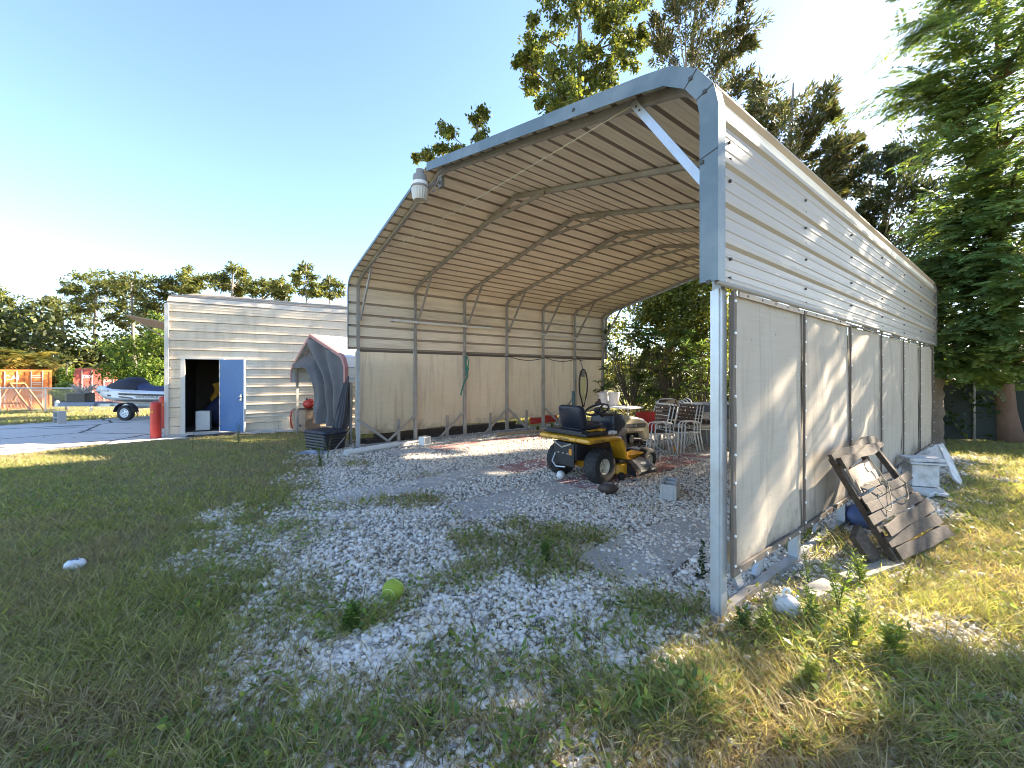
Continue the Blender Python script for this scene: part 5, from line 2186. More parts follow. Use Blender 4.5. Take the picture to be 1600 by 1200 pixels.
cedar('dense dark cedar filling the gap behind the far right corner of the carport', (12.2, 14.2, 0), P(1400, 230, 12.8), .22,
      tipset([(1355, 290, 34), (1400, 300, 44), (1440, 300, 46), (1360, 340, 40), (1410, 360, 50), (1450, 370, 50), (1385, 260, 30), (1430, 250, 40), (1470, 300, 50), (1480, 400, 50), (1420, 410, 40), (1500, 350, 50), (1380, 375, 30), (1345, 325, 26), (1460, 230, 36), (1400, 235, 20), (1520, 280, 50), (1560, 330, 60), (1600, 280, 60), (1480, 460, 60), (1540, 430, 60)], 12.8), 95, 1, (.042, .058, .026), (.08, .085, .04))


# ------------------------------------------------------------------ big feathery tree on the right edge
ft_ = thing('feathery_tree', 'large tree with layered feathery fronds at the right edge, branches hanging low', 'tree', (11.7, 9.45, 0))
fbase = Vector((11.7, 9.45, 0))
mb = MB()
pts, rs = trunk_path((0, 0, -.1), (-.9, -.6, 9.8), .21, .05, .3, 12)
mb.tube(pts, rs, 12)
cr = Crown()


def ftone():
    k = random.random()
    a, b = np.array(FEA), np.array(FEAY)
    f = max(0, min(1, k * 1.5 - .8))
    return tuple((a * (1 - f) + b * f) * random.uniform(.75, 1.2))


def fbranch(tip, nf, fl, spread, k=15, ln=.105, wd=.036):
    tip = Vector(tip) - fbase
    a, i = nearest_on(pts, tip)
    lp = limb(mb, a, tip, min(.07, rs[i] * .6), .012, .08, 8, 6)
    dv = (lp[-1] - lp[2]).normalized()
    for j in range(nf):
        q = lp[random.randint(3, 8)] + Vector((random.gauss(0, spread), random.gauss(0, spread), random.gauss(0, spread * .35)))
        d = dv * 1.0 + Vector((random.gauss(0, .55), random.gauss(0, .55), random.gauss(.02, .16)))
        cr.frond(q, d, fl * random.uniform(.7, 1.25), k, ln, wd, ftone, random.uniform(.2, .45))


for u, v, Y in ((1470, 120, 8.6), (1440, 130, 8.9), (1500, 60, 8.6), (1550, 30, 8.4), (1580, 90, 7.8), (1530, 150, 8.3), (1480, 190, 8.8), (1420, 150, 9.4), (1560, 190, 7.8), (1500, 230, 8.4), (1590, 250, 7.4), (1540, 280, 8.0),
                (1500, 310, 8.3), (1590, 330, 7.2), (1545, 350, 7.8), (1480, 350, 8.8), (1500, 400, 8.3), (1570, 400, 7.3), (1530, 440, 7.9), (1475, 430, 8.9), (1590, 450, 7.0), (1490, 480, 8.5), (1550, 490, 7.6), (1510, 520, 8.1), (1590, 510, 7.2),
                (1560, 545, 7.6), (1500, 555, 8.4), (1530, 570, 8.0), (1600, 560, 7.2), (1640, 420, 7.0), (1650, 300, 7.0), (1650, 150, 7.4), (1620, 30, 7.8), (1560, -50, 8.6), (1480, 0, 9.2), (1450, 40, 9.4), (1610, -80, 8.4), (1500, -90, 9.2),
                (1740, 50, 7.2), (1780, -60, 7.0), (1720, -150, 7.6), (1800, 110, 6.6), (1850, 0, 6.4), (1850, -150, 6.6), (1790, 220, 6.6), (1900, -80, 6.2), (1700, 500, 6.8), (1720, 200, 7.2), (1700, 0, 7.8), (1750, 350, 6.8)):  # branches out of view, most of them added to shade the right wall
    dens = (.5 if v < 100 else .62 if v < 240 else .85 if v < 340 else 1.0) if u < 1625 else (.15 if v < 240 else .35)
    fbranch(P(u, v, Y), int(95 * dens), .72, random.uniform(.22, .42), 15, .15, .05)
mb.tube(bez(P(1575, 220, 8.6) - fbase, P(1530, 230, 8.8) - fbase, P(1460, 265, 9.2) - fbase), [.07 - .0075 * i for i in range(9)], 6)
mb.tube(bez(P(1530, 235, 8.8) - fbase, P(1510, 260, 8.8) - fbase, P(1495, 290, 8.8) - fbase), [.04 - .004 * i for i in range(9)], 6)
mb.build('trunk', M['barkred'], ft_, smooth=True)
cr.build('crown', M['leaf'], ft_)
print('feathery quads', cr.n // 4)

# palm trunk standing at the far end of the right wall
pt = thing('palm_tree', 'rough brown palm trunk standing at the far corner of the right cloth wall', 'palm', (9.42, 8.95, 0))
mb = MB()
secs = []
for i in range(40):
    z = -.05 + 4.2 * i / 39
    r = .15 + .02 * (i % 2) + .015 * math.sin(i * 1.9)
    secs.append([((r + .012 * math.sin(j * 3 + i)) * math.cos(2 * PI * j / 14), (r + .012 * math.cos(j * 2 + i)) * math.sin(2 * PI * j / 14), z) for j in range(14)])
mb.loft(secs)
mb.build('trunk', M['palmbark'], pt)
cr = Crown()
for i in range(22):
    a = i * 2.4
    cr.frond((0, 0, 4.1), (math.cos(a), math.sin(a), random.uniform(-.1, .9)), 1.5, 26, .42, .035, (.07, .10, .03), .5)
cr.build('crown', M['leaf'], pt)

# unseen trees added outside the frame on the right to cast shade over the yard
for i, (x, y, h, rr, lab) in enumerate(((11.9, 5.3, 9.6, 1.9, 'broad unseen tree added right of the yard for its shade, nearest the fence'), (17.5, 8.0, 10.5, 2.8, 'tall unseen tree added beyond the mesh fence on the right for its shade'))):
    cl = []
    for k in range(15):
        d = rand_dirs(1)[0]
        cl.append((Vector((x + d[0] * rr * .9, y + d[1] * rr * .9, (h * .60 + d[2] * h * .34) if i else 8.0 + d[2] * 1.8)), (rr * .45, rr * .45, rr * .40)))
    if i == 0:
        for (cx, cy, cz, q) in ((11.9, 5.6, 5.7, .75), (11.6, 5.2, 5.2, .7), (12.3, 5.9, 6.2, .7), (11.9, 7.3, 7.5, .85), (11.4, 7.0, 7.9, .8), (12.4, 4.7, 5.6, .8), (12.0, 7.5, 8.4, .8)):  # extra clumps placed to shade the foreground around a sunlit gap
            cl.append((Vector((cx, cy, cz)), (q, q, q * .8)))
    leafy_tree('added_shade_tree', lab, (x, y, 0), (x, y, h * .9), .22, cl, lambda cr, c: cr.broad(c, 190 if c[1][0] > .86 else 480, .20, .12, OAK, .3, OAKY, .2, sub=12), M['bark'], 'unseen trees added for shade right of the yard')

# ------------------------------------------------------------------ shrubs seen through the back opening
for i, (u, v, Y, w, h, lab) in enumerate(((985, 560, 13.7, 1.5, 3.2, 'mango like shrub with long drooping leaves behind the left rear corner of the carport'), (1050, 575, 12.6, 1.3, 2.9, 'mango like shrub with long leaves behind the stacked chairs'), (1095, 590, 11.9, .9, 2.6, 'young long leaved shrub with pale new leaves behind the grey bench'))):
    q = P(u, v, Y)
    b = Vector((q.x, q.y, 0))
    t = thing('shrub', lab, 'shrub', b, 0, 'long leaved shrubs behind the carport')
    cr = Crown()
    mb = MB()
    for k in range(105 if i < 2 else 40):
        a = random.uniform(0, 2 * PI)
        z = random.uniform(.35, h)
        rr = w * math.sqrt(random.random()) * (1 - .35 * (z / h) ** 2)
        c = Vector((rr * math.cos(a), rr * math.sin(a) * .8, z))
        limb(mb, (rr * .2 * math.cos(a), rr * .2 * math.sin(a), z * .3), c, .016, .007, .1, 4, 4)
        f = .75 + .6 * random.random()
        base_c = MANGO if random.random() < (.85 if i < 2 else .5) else (.12, .16, .035)
        cr.rosette(c, 13, .31, .070, tuple(x * f for x in base_c), droop=random.uniform(.35, .75))
    mb.build('stems', M['bark'], t)
    cr.build('leaves', M['leaf'], t)
cl = []
for k in range(48):
    u, v = random.uniform(935, 1150), random.uniform(380, 600)
    cl.append(pc_(u, v, 16 - 2.0 * (u - 935) / 215, random.uniform(22, 40), 1.0))
for k in range(26):
    cl.append(pc_(random.uniform(1010, 1160), random.uniform(350, 470), random.uniform(14.5, 15.5), random.uniform(24, 40), 1.0))
for k in range(20):
    cl.append(pc_(random.uniform(1050, 1140), random.uniform(420, 545), 14.2, random.uniform(24, 38), .8))
leafy_tree('oak_tree', 'sunlit yellow green oak filling the back opening of the carport', (6.2, 16.0, 0), (6.0, 15.6, 6.5), .2, cl,
           lambda cr, c: cr.broad(c, 620, .12, .07, (.15, .17, .035), .35, (.25, .25, .05), .35, sub=10), M['bark'], twigs=2)
for i, (u, Y, k, lab) in enumerate(((1030, 11.6, 26, 'spiky strap leaved plant behind the stacked chairs'), (1062, 11.2, 30, 'larger spiky strap leaved plant with sunlit tips by the grey bench'))):
    q = P(u, 600, Y)
    t = thing('spiky_plant', lab, 'plant', (q.x, q.y, 0), 0, 'spiky plants at the back of the carport')
    cr = Crown()
    for j in range(k):
        a = random.uniform(0, 6.28)
        el = random.uniform(.5, 1.4)
        st = np.array([0.04 * math.cos(a), .04 * math.sin(a), .02])
        d = np.array([math.cos(a) * math.cos(el), math.sin(a) * math.cos(el), math.sin(el)])
        nrm = np.array([-math.cos(a) * math.sin(el), -math.sin(a) * math.sin(el), math.cos(el)])
        n = 5
        ln = random.uniform(.9, 1.35)
        sd = np.cross(d, nrm)
        prev = None
        vs = []
        for s_ in range(n + 1):
            f = s_ / n
            p = st + d * ln * f + np.array([0, 0, -.45 * f * f * math.cos(el)])
            w = .022 * (1 - f ** 2.5) + .002
            vs += [p - sd * w, p + sd * w]
        vs = np.array(vs)
        fc = np.array([(2 * s_, 2 * s_ + 1, 2 * s_ + 3, 2 * s_ + 2) for s_ in range(n)])
        cr.V.append(vs)
        cr.F.append(fc + cr.n)
        cr.Cc.append(np.repeat(colour_var(1, (.16, .19, .05), .3), len(vs), 0))
        cr.n += len(vs)
    cr.build('leaves', M['leaf'], t)


# ------------------------------------------------------------------ the pine wood on the left
def pine_fol(cr, c, n=None):
    cr.broad(c, int((n or 420) * (.6 + .35 * c[1][0])), .38, .12, PINE, .35, PINEY, .4, sub=11, tight=.3)


def pine(label, base_u, Y, clumps, r0=.22, top=None, n=420):
    b = P(base_u, HZ, Y)
    b.z = float(terrain(b.x, b.y))
    cl = [pc_(u, v, Y, r, 1.2, .62) for u, v, r in clumps]
    tp = P(top[0], top[1], Y) if top else max((c[0] for c in cl), key=lambda q: q.z)
    return leafy_tree('pine_tree', label, b, tp, r0, cl, lambda cr, c: pine_fol(cr, c, n), M['barkpale'], 'pines beyond the yard', limb_r=.09)


pine('round headed pine behind the palm at the far left', 30, 38, [(20, 490, 26), (45, 478, 24), (0, 500, 26), (60, 500, 22), (35, 510, 26), (80, 490, 16), (10, 470, 10), (70, 470, 14)])
pine('pine cut by the left edge of the picture', -20, 34, [(0, 460, 12), (-10, 480, 20), (5, 500, 16), (-20, 450, 20), (-30, 500, 30), (0, 530, 20)])
pine('tall domed pine with open branches left of the beige building', 145, 36, [(120, 450, 20), (150, 440, 24), (175, 435, 22), (135, 465, 22), (165, 460, 24), (110, 455, 12), (190, 450, 18), (150, 480, 20), (120, 480, 16)])
pine('broad domed pine touching the corner of the beige building', 215, 35, [(205, 440, 24), (235, 445, 22), (225, 465, 24), (250, 460, 18), (200, 465, 20), (245, 480, 20), (215, 490, 22), (190, 480, 16), (185, 500, 18)])
pine('smaller pine with dark crown standing between the tall domed pines', 100, 40, [(95, 475, 16), (110, 490, 20), (90, 500, 20), (130, 505, 20), (85, 520, 18)], .18)
pine('pine with spreading dark branches above the building roof, left', 290, 36, [(270, 440, 16), (290, 430, 18), (305, 437, 16), (285, 448, 18), (312, 445, 12), (262, 448, 10), (300, 455, 16)])
pine('pine above the building roof with an upright pointed top', 362, 34, [(350, 430, 14), (365, 420, 14), (378, 432, 14), (340, 442, 14), (360, 445, 18), (385, 446, 14), (330, 436, 10), (372, 455, 14)], n=330)
pine('low pine crowns clustered above the middle of the building roof', 420, 33, [(410, 445, 16), (430, 440, 14), (445, 450, 14), (400, 455, 14), (425, 456, 16), (440, 462, 12)], n=360)
pine('thin open pine with a bare trunk above the roof', 477, 30, [(470, 425, 11), (485, 430, 10), (465, 440, 10), (490, 445, 10), (478, 418, 8), (475, 455, 10), (460, 432, 7), (488, 458, 8)], .12, (478, 416), 190)
pine('thin open pine nearest the carport above the roof', 517, 30, [(515, 438, 11), (527, 445, 11), (505, 448, 10), (530, 458, 10), (515, 462, 12), (500, 460, 8)], .12, (515, 434), 200)
# under storey
for i, (u, v, Y, rs_, lab) in enumerate(((215, 560, 22, ((195, 545, 26), (225, 540, 28), (250, 530, 24), (205, 575, 26), (235, 575, 30), (180, 580, 20), (250, 600, 26), (215, 600, 24), (195, 600, 18), (240, 505, 18)), 'bright green leafy bush crowding the left corner of the beige building'),
                                         (105, 585, 25.5, ((98, 590, 9), (104, 605, 11), (95, 615, 10), (110, 620, 10), (100, 580, 8)), 'green bush squeezed between the two containers'))):
    b = P(u, HZ, Y)
    b.z = float(terrain(b.x, b.y))
    cl = [pc_(a, c, Y, r, .6) for a, c, r in rs_]
    leafy_tree('bush', lab, b, P(u, v - 20, Y), .08, cl, lambda cr, c: cr.broad(c, 620, .17, .10, (.075, .13, .025), .3, (.16, .20, .035), .35, sub=10), M['bark'], limb_r=.04)
# yellowing palm over the orange container
b = P(48, HZ, 28.5)
b.z = -.6
pl = thing('palm_tree', 'yellowing palm spreading over the top of the orange container', 'palm', b)
mb = MB()
mb.tube([(0, 0, -.1), (.1, 0, 1.5), (.05, 0, 3.2)], [.24, .2, .18], 9)
mb.build('trunk', M['palmbark'], pl)
cr = Crown()
for i in range(64):
    a = random.uniform(0, 6.28)
    cr.frond((random.uniform(-.6, .6), random.uniform(-.4, .4), 3.0 + random.uniform(-.3, .5)), (math.cos(a), math.sin(a), random.uniform(-.1, 1.1)), random.uniform(1.6, 2.5), 22, .62, .06, (.28, .23, .05) if random.random() < .6 else (.09, .11, .03), random.uniform(.3, .6))
cr.build('crown', M['leaf'], pl)

# distant wood that reads as one mass behind everything
cr = Crown()
for k in range(210):
    ang = random.uniform(-1.25, 1.35)
    R_ = random.uniform(48, 58)
    h = random.uniform(4.5, 9.0) if ang < -.35 else random.uniform(2.5, 6.5)
    c = (R_ * math.sin(ang), R_ * math.cos(ang), h * .55 - .6)
    cr.broad((np.array(c), np.array((2.4, 2.4, h * .6))), 420, .42, .24, (.055, .070, .025), .35, (.12, .13, .04), .25, sub=12)
for k in range(230):
    ang = random.uniform(-1.15, -.35)
    R_ = random.uniform(49, 54)
    h = random.uniform(2.0, 8.0)
    c = (R_ * math.sin(ang), R_ * math.cos(ang), h * .5 - .6)
    cr.broad((np.array(c), np.array((2.0, 2.0, h * .6))), 330, .40, .22, (.06, .075, .026), .35, (.13, .14, .04), .3, sub=12)
tag(cr.build('distant_wood', M['leaf'], None), None, None, None, 'stuff')
# dark undergrowth at the foot of the right fence and behind the carport
cr = Crown()
for k in range(60):
    f = random.random()
    p = fa.lerp(fb_, f)
    r = random.uniform(.3, .6)
    cr.broad((np.array((p.x + random.uniform(-.4, .4), p.y + random.uniform(.4, 2.2), random.uniform(.3, 2.6))), np.array((r * 1.3, r, r * 1.2))), 160, .16, .09, (.035, .055, .02), .35, sub=8)
for k in range(80):
    f = random.random()
    p = CW(-2.5 + 10.5 * f, 11.6 + random.uniform(0, 3.0), random.uniform(.1, 1.5))
    r = random.uniform(.4, .8)
    cr.broad((np.array(p), np.array((r, r, r))), 170, .16, .085, (.036, .058, .02), .35, (.09, .11, .025), .2, sub=8)
tag(cr.build('undergrowth', M['leaf'], None), None, None, None, 'stuff')
# ================================================================== ground


def poly_sd(x, y, poly):
    """signed distance to polygon, positive inside"""
    x = np.asarray(x, float)
    y = np.asarray(y, float)
    d = np.full(x.shape, 1e9)
    ins = np.zeros(x.shape, bool)
    n = len(poly)
    for i in range(n):
        ax_, ay = poly[i]
        bx, by = poly[(i + 1) % n]
        ex_, ey = bx - ax_, by - ay
        t = np.clip(((x - ax_) * ex_ + (y - ay) * ey) / (ex_ * ex_ + ey * ey + 1e-12), 0, 1)
        d = np.minimum(d, np.hypot(x - ax_ - ex_ * t, y - ay - ey * t))
        c = ((ay > y) != (by > y)) & (x < (bx - ax_) * (y - ay) / (by - ay + 1e-12) + ax_)
        ins ^= c
    return np.where(ins, d, -d)


def gp(lst):
    return [tuple(G(u, v)[:2]) for u, v in lst]


GRAV = gp([(470, 712), (560, 690)]) + [tuple(CW(-.2, 8.6)[:2]), tuple(CW(8.0, 9.0)[:2]), tuple(CW(8.0, 3.0)[:2])] + gp([(1290, 850), (1225, 930), (1130, 1000), (1090, 1080), (1010, 1200)]) + \
    [(.55, .9), (-.75, .9)] + gp([(520, 1200), (470, 1080), (470, 960), (440, 890), (330, 850), (400, 800), (480, 760)])
PAVE = [(-24, -6), (-9.75, 7.75), (-9.2, 8.85), (-8.3, 9.5), (-7.4, 10.2), (-4.6, 11.75), (-4.2, 12.6), (-8, 13.5), (-9, 20), (-13.2, 16.2), (-14.5, 14.6), (-15.8, 12.6), (-19.5, 8.0), (-30, -3)]
SLABS = [(.85, 1.45, .3, 5.8, 1.2), (3.25, 3.85, -1.35, 4.6, 1.3), (4.55, 5.2, -.35, 5.0, 1.5), (6.45, 7.1, -.1, 1.6, 9), (4.2, 7.55, 4.55, 8.2, -9)]   # s0, s1, t0, t1, where red paint starts
WEEDS = [((835, 860), .85, .62, 1.0), ((655, 785), 1.1, .30, 1.0), ((740, 800), .5, .3, .55), ((560, 985), .38, .22, .9), ((430, 835), .75, .55, .6), ((1050, 1100), .42, .22, .8), ((700, 920), .5, .25, .5), ((1060, 960), .5, .25, .6),
         ((1200, 1010), .55, .25, .9), ((1290, 990), .5, .4, .9), ((1340, 1100), .55, .35, .7), ((740, 1060), .6, .2, .35), ((870, 1170), .5, .2, .45), ((620, 1150), .5, .2, .45), ((560, 725), .45, .3, .8), ((640, 745), .5, .25, .4), ((985, 1000), .5, .2, .5), ((1000, 800), .3, .15, .25),
         ((1280, 850), .6, .4, .5), ((1250, 1150), .4, .2, .8), ((480, 790), .8, .5, .6), ((640, 690), .5, .3, .3)]
WEEDS = [(G(*p), a, b, w) for p, a, b, w in WEEDS]


def slab_mask(x, y):
    s, t = CL(x, y)
    m = np.zeros(np.shape(x))
    for s0, s1, t0, t1, _ in SLABS:
        e = .10 * (noise2(x, y, 4.0, 40) - .5)
        m = np.maximum(m, sstep(-.02, .05, np.minimum(np.minimum(s - s0, s1 - s), np.minimum(t - t0, t1 - t) * .5) + e))
    return m


def weed_mask(x, y):
    m = np.zeros(np.shape(x))
    nz = noise2(x, y, 2.6, 60) * 1.0 + noise2(x, y, 7, 61) * .75
    for c, a, b, w in WEEDS:
        r2 = ((x - c.x) / a) ** 2 + ((y - c.y) / b) ** 2
        m = np.maximum(m, w * np.clip(1.55 - r2 * .7 - nz * .95, 0, 1))
    return m


def gravel_mask(x, y):
    sd = poly_sd(x, y, GRAV)
    nz = fbm(x, y, 1.5, 3) - .5
    nz2 = fbm(x, y, 4.5, 17) - .5
    g = sstep(-.45, .40, sd + nz * 1.5 + nz2 * .7)
    # the front edge is patchy: soil and dry grass show between the stones
    front = sstep(4.6, 2.2, np.asarray(y) + 0 * x)
    s, t = CL(x, y)
    front = front * (t < .3)
    patch = sstep(.44, .58, fbm(x, y, 2.8, 15) + .13 * (1 - front))
    g = g * (1 - front * .55 * (1 - patch))
    return np.clip(g, 0, 1)


def pave_mask(x, y):
    return sstep(-.05, .12, poly_sd(x, y, PAVE) + .16 * (fbm(x, y, 2.2, 8) - .5))


def bld_mask(x, y):
    dx, dy = np.asarray(x) - BC.x, np.asarray(y) - BC.y
    a = dx * BD.x + dy * BD.y
    b = -dx * BD.y + dy * BD.x
    return ((a > -.1) & (a < BL + .1) & (b > -.35) & (b < BDP)).astype(float)


def dirt_mask(x, y):
    m = np.zeros(np.shape(x))
    for (u, v), a, b, w in (((1480, 985), .5, .24, 1.0), ((1560, 1010), .4, .2, .7), ((1500, 790), .3, .3, .0), ((1330, 925), .45, .25, .5), ((1250, 930), .3, .2, .6), ((1330, 1170), .35, .2, .6), ((1400, 1085), .5, .25, .8), ((1550, 1120), .4, .2, .8), ((1230, 1190), .4, .15, .7), ((1180, 970), .3, .15, .6), ((1450, 900), .5, .3, .5)):
        c = G(u, v)
        r2 = ((x - c.x) / a) ** 2 + ((y - c.y) / b) ** 2
        m = np.maximum(m, w * np.clip(1.5 - r2 - fbm(x, y, 3, 71), 0, 1))
    s, t = CL(x, y)
    m = np.maximum(m, .8 * sstep(7.2, 7.6, s) * sstep(8.35, 7.9, s + .4 * (fbm(x, y, 2, 90) - .5)) * (t > .1) * (t < 8.5))
    return m


def dry_mask(x, y):
    """0 green .. 1 straw"""
    d = sstep(.42, .70, fbm(x, y, .8, 33)) * .75
    d = d + .5 * sstep(3.0, 1.6, y) * sstep(-4, -1, x) * noise2(x, y, 2.2, 55)
    sd = poly_sd(x, y, PAVE)
    d = d + .9 * sstep(-1.3, -.1, sd + .5 * (fbm(x, y, 1.2, 3) - .5))
    c = G(1300, 1140)
    d = d + .15 * np.exp(-(((x - c.x) / .6) ** 2 + ((y - c.y) / .4) ** 2))
    c = G(430, 720)
    d = d + .5 * np.exp(-(((x - c.x) / 1.6) ** 2 + ((y - c.y) / 1.0) ** 2))
    return np.clip(d, 0, 1)


def axis(a, b, st, far, k):
    core = np.arange(a, b + st * .5, st)
    ext = []
    d = st
    p = 0
    while p < far:
        d *= k
        p += d
        ext.append(p)
    ext = np.array(ext)
    return np.concatenate([(a - ext)[::-1], core, b + ext])


gx = axis(-12, 9, .07, 600, 1.22)
gy = axis(.6, 12, .07, 600, 1.22)
XX, YY = np.meshgrid(gx, gy, indexing='ij')
x, y = XX.ravel(), YY.ravel()
g = gravel_mask(x, y)
w = weed_mask(x, y)
sl = slab_mask(x, y)
di = dirt_mask(x, y)
dr_ = dry_mask(x, y)
zz = terrain(x, y) + .016 * (fbm(x, y, 1.1, 5) - .5) * (poly_sd(x, y, PAVE) < -.5) * (sl < .1) - .012 * (sl > .1)
V = np.stack([x, y, zz], 1)
nx_, ny_ = len(gx), len(gy)
ii = np.arange(nx_ * ny_).reshape(nx_, ny_)
F = np.stack([ii[:-1, :-1], ii[1:, :-1], ii[1:, 1:], ii[:-1, 1:]], -1).reshape(-1, 4)
m = bpy.data.materials.new('yard soil')
nt, out = nodes(m)
bs = N(nt, 'ShaderNodeBsdfPrincipled', Roughness=.95)
bs.inputs['Specular IOR Level'].default_value = .15
a = N(nt, 'ShaderNodeAttribute', attribute_name='Col')
sep = nt.nodes.new('ShaderNodeSeparateColor')
nt.links.new(a.outputs[0], sep.inputs[0])
v = coords(nt)
f1 = tex(nt, v, 9, 6, .7)
f2 = tex(nt, v, 70, 4, .7)
f3 = tex(nt, v, 1.2, 5, .6)
soil = mix(nt, f1, (.15, .12, .078), (.27, .22, .145))
soil = mix(nt, ramp(nt, f2, .45, .7), soil, (.33, .275, .18))
lawn = mix(nt, f2, (.13, .13, .05), (.24, .23, .095))
lawn = mix(nt, ramp(nt, f3, .45, .75), lawn, (.30, .245, .12))
vor = nt.nodes.new('ShaderNodeTexVoronoi')
vor.inputs['Scale'].default_value = 34
nt.links.new(v, vor.inputs['Vector'])
grv = mix(nt, vor.outputs['Distance'], (.60, .57, .52), (.22, .20, .175))
grv = mix(nt, .2, grv, f2, 'MULTIPLY')
sand = mix(nt, f2, (.28, .25, .21), (.46, .43, .39))
c = mix(nt, sep.outputs[1], soil, lawn)
c = mix(nt, sep.outputs[2], c, sand)
c = mix(nt, sep.outputs[0], c, grv)
nt.links.new(c, bs.inputs['Base Color'])
nt.links.new(bumpn(nt, f2, .6, .02), bs.inputs['Normal'])
nt.links.new(bs.outputs[0], out.inputs[0])
lawnm = np.clip((1 - g) * sstep(6, 12, np.hypot(x, y)) + .25 * (1 - g), 0, 1)
cols = np.stack([np.clip(g * (1 - .6 * w), 0, 1), lawnm, np.clip(di, 0, 1)], 1)
tag(npmesh('ground', V, [F], m, cols, None, True), None, None, None, 'structure')

# asphalt yard
gx2 = np.arange(-31, -3.5, .2)
gy2 = np.arange(-7, 21, .2)
XX, YY = np.meshgrid(gx2, gy2, indexing='ij')
x, y = XX.ravel(), YY.ravel()
pm = poly_sd(x, y, PAVE) + .22 * (fbm(x, y, 2.2, 8) - .5)
ii = np.arange(len(x)).reshape(XX.shape)
F = np.stack([ii[:-1, :-1], ii[1:, :-1], ii[1:, 1:], ii[:-1, 1:]], -1).reshape(-1, 4)
F = F[(pm[F] > -.02).all(1)]
m = bpy.data.materials.new('worn asphalt')
nt, out = nodes(m)
bs = N(nt, 'ShaderNodeBsdfPrincipled', Roughness=.9)
v = coords(nt)
f1 = tex(nt, v, 1.3, 6, .65)
f2 = tex(nt, v, 60, 4, .7)
f3 = tex(nt, coords(nt, (.35, 1.4, 1)), 1.6, 6, .6)
c = mix(nt, f1, (.44, .405, .38), (.62, .575, .53))
c = mix(nt, .4, c, f2, 'OVERLAY')
c = mix(nt, ramp(nt, f3, .58, .68), c, (.20, .19, .185))
vc = nt.nodes.new('ShaderNodeTexVoronoi')
vc.feature = 'DISTANCE_TO_EDGE'
vc.inputs['Scale'].default_value = .35
wv = nt.nodes.new('ShaderNodeMix')
wv.data_type = 'VECTOR'
wv.inputs[0].default_value = .12
nt.links.new(v, wv.inputs[4])
tn = nt.nodes.new('ShaderNodeTexNoise')
tn.inputs['Scale'].default_value = 2.0
nt.links.new(v, tn.inputs['Vector'])
nt.links.new(tn.outputs['Color'], wv.inputs[5])
nt.links.new(wv.outputs[1], vc.inputs['Vector'])
c = mix(nt, ramp(nt, vc.outputs['Distance'], .004, .016, (1, 1, 1), (0, 0, 0)), c, (.05, .05, .05))
nt.links.new(c, bs.inputs['Base Color'])
nt.links.new(bumpn(nt, f2, .4, .01), bs.inputs['Normal'])
nt.links.new(bs.outputs[0], out.inputs[0])
tag(npmesh('asphalt', np.stack([x, y, np.full(len(x), .008) + terrain(x, y)], 1), [F], m), None, None, None, 'structure')

# concrete strips inside the carport
for i, (s0, s1, t0, t1, tr0) in enumerate(SLABS):
    q = (t1 - t0)
    n = max(3, int(q / .5))
    for part, (a0, a1, mm) in enumerate(((t0, min(t1, max(t0, tr0)), 'slab'), (max(t0, tr0), t1, 'redslab' if tr0 > -5 else 'slab'))):
        if a1 - a0 < .15:
            continue
        mb = MB()
        k = int((a1 - a0) / .12) + 1

        def ed(t, j):
            return .05 * (float(noise2(t, j * 7.7 + i, 3.1, 12)) - .5)
        vs = []
        for e in range(k + 1):
            t = a0 + (a1 - a0) * e / k
            for jj in range(5):
                f = jj / 4
                vs.append(CW(s0 + (s1 - s0) * f + ed(t, jj) * (1 if jj in (0, 4) else 0), t, .010 + .006 * float(noise2(t, f * 2, 2, 9))))
        mb.add(vs, [(e * 5 + j, e * 5 + j + 1, e * 5 + 6 + j, e * 5 + 5 + j) for e in range(k) for j in range(4)])
        tag(mb.build('concrete_path', M[mm], None, smooth=True), None, None, None, 'structure')

# ------------------------------------------------------------------ crushed stone


def wedge(n, y0, y1, power, margin=1.6, half=1.35):
    t = RNG.random(n)
    if power == 1:
        y = y0 * (y1 / y0) ** t
    else:
        e = 1 - power
        y = (y0 ** e + (y1 ** e - y0 ** e) * t) ** (1 / e)
    x = (RNG.random(n) * 2 - 1) * (half * y + margin)
    return x, y


def inside_view_only(x, y):
    return np.abs(x) < 1.42 * y + 1.2


ico = []
ph = (1 + 5 ** .5) / 2
iv = unit(np.array([(-1, ph, 0), (1, ph, 0), (-1, -ph, 0), (1, -ph, 0), (0, -1, ph), (0, 1, ph), (0, -1, -ph), (0, 1, -ph), (ph, 0, -1), (ph, 0, 1), (-ph, 0, -1), (-ph, 0, 1)], float))
ifc = np.array([(0, 11, 5), (0, 5, 1), (0, 1, 7), (0, 7, 10), (0, 10, 11), (1, 5, 9), (5, 11, 4), (11, 10, 2), (10, 7, 6), (7, 1, 8), (3, 9, 4), (3, 4, 2), (3, 2, 6), (3, 6, 8), (3, 8, 9), (4, 9, 5), (2, 4, 11), (6, 2, 10), (8, 6, 7), (9, 8, 1)])
ov = np.array([(1, 0, 0), (-1, 0, 0), (0, 1, 0), (0, -1, 0), (0, 0, 1), (0, 0, -1)], float)
of_ = np.array([(0, 2, 4), (2, 1, 4), (1, 3, 4), (3, 0, 4), (2, 0, 5), (1, 2, 5), (3, 1, 5), (0, 3, 5)])


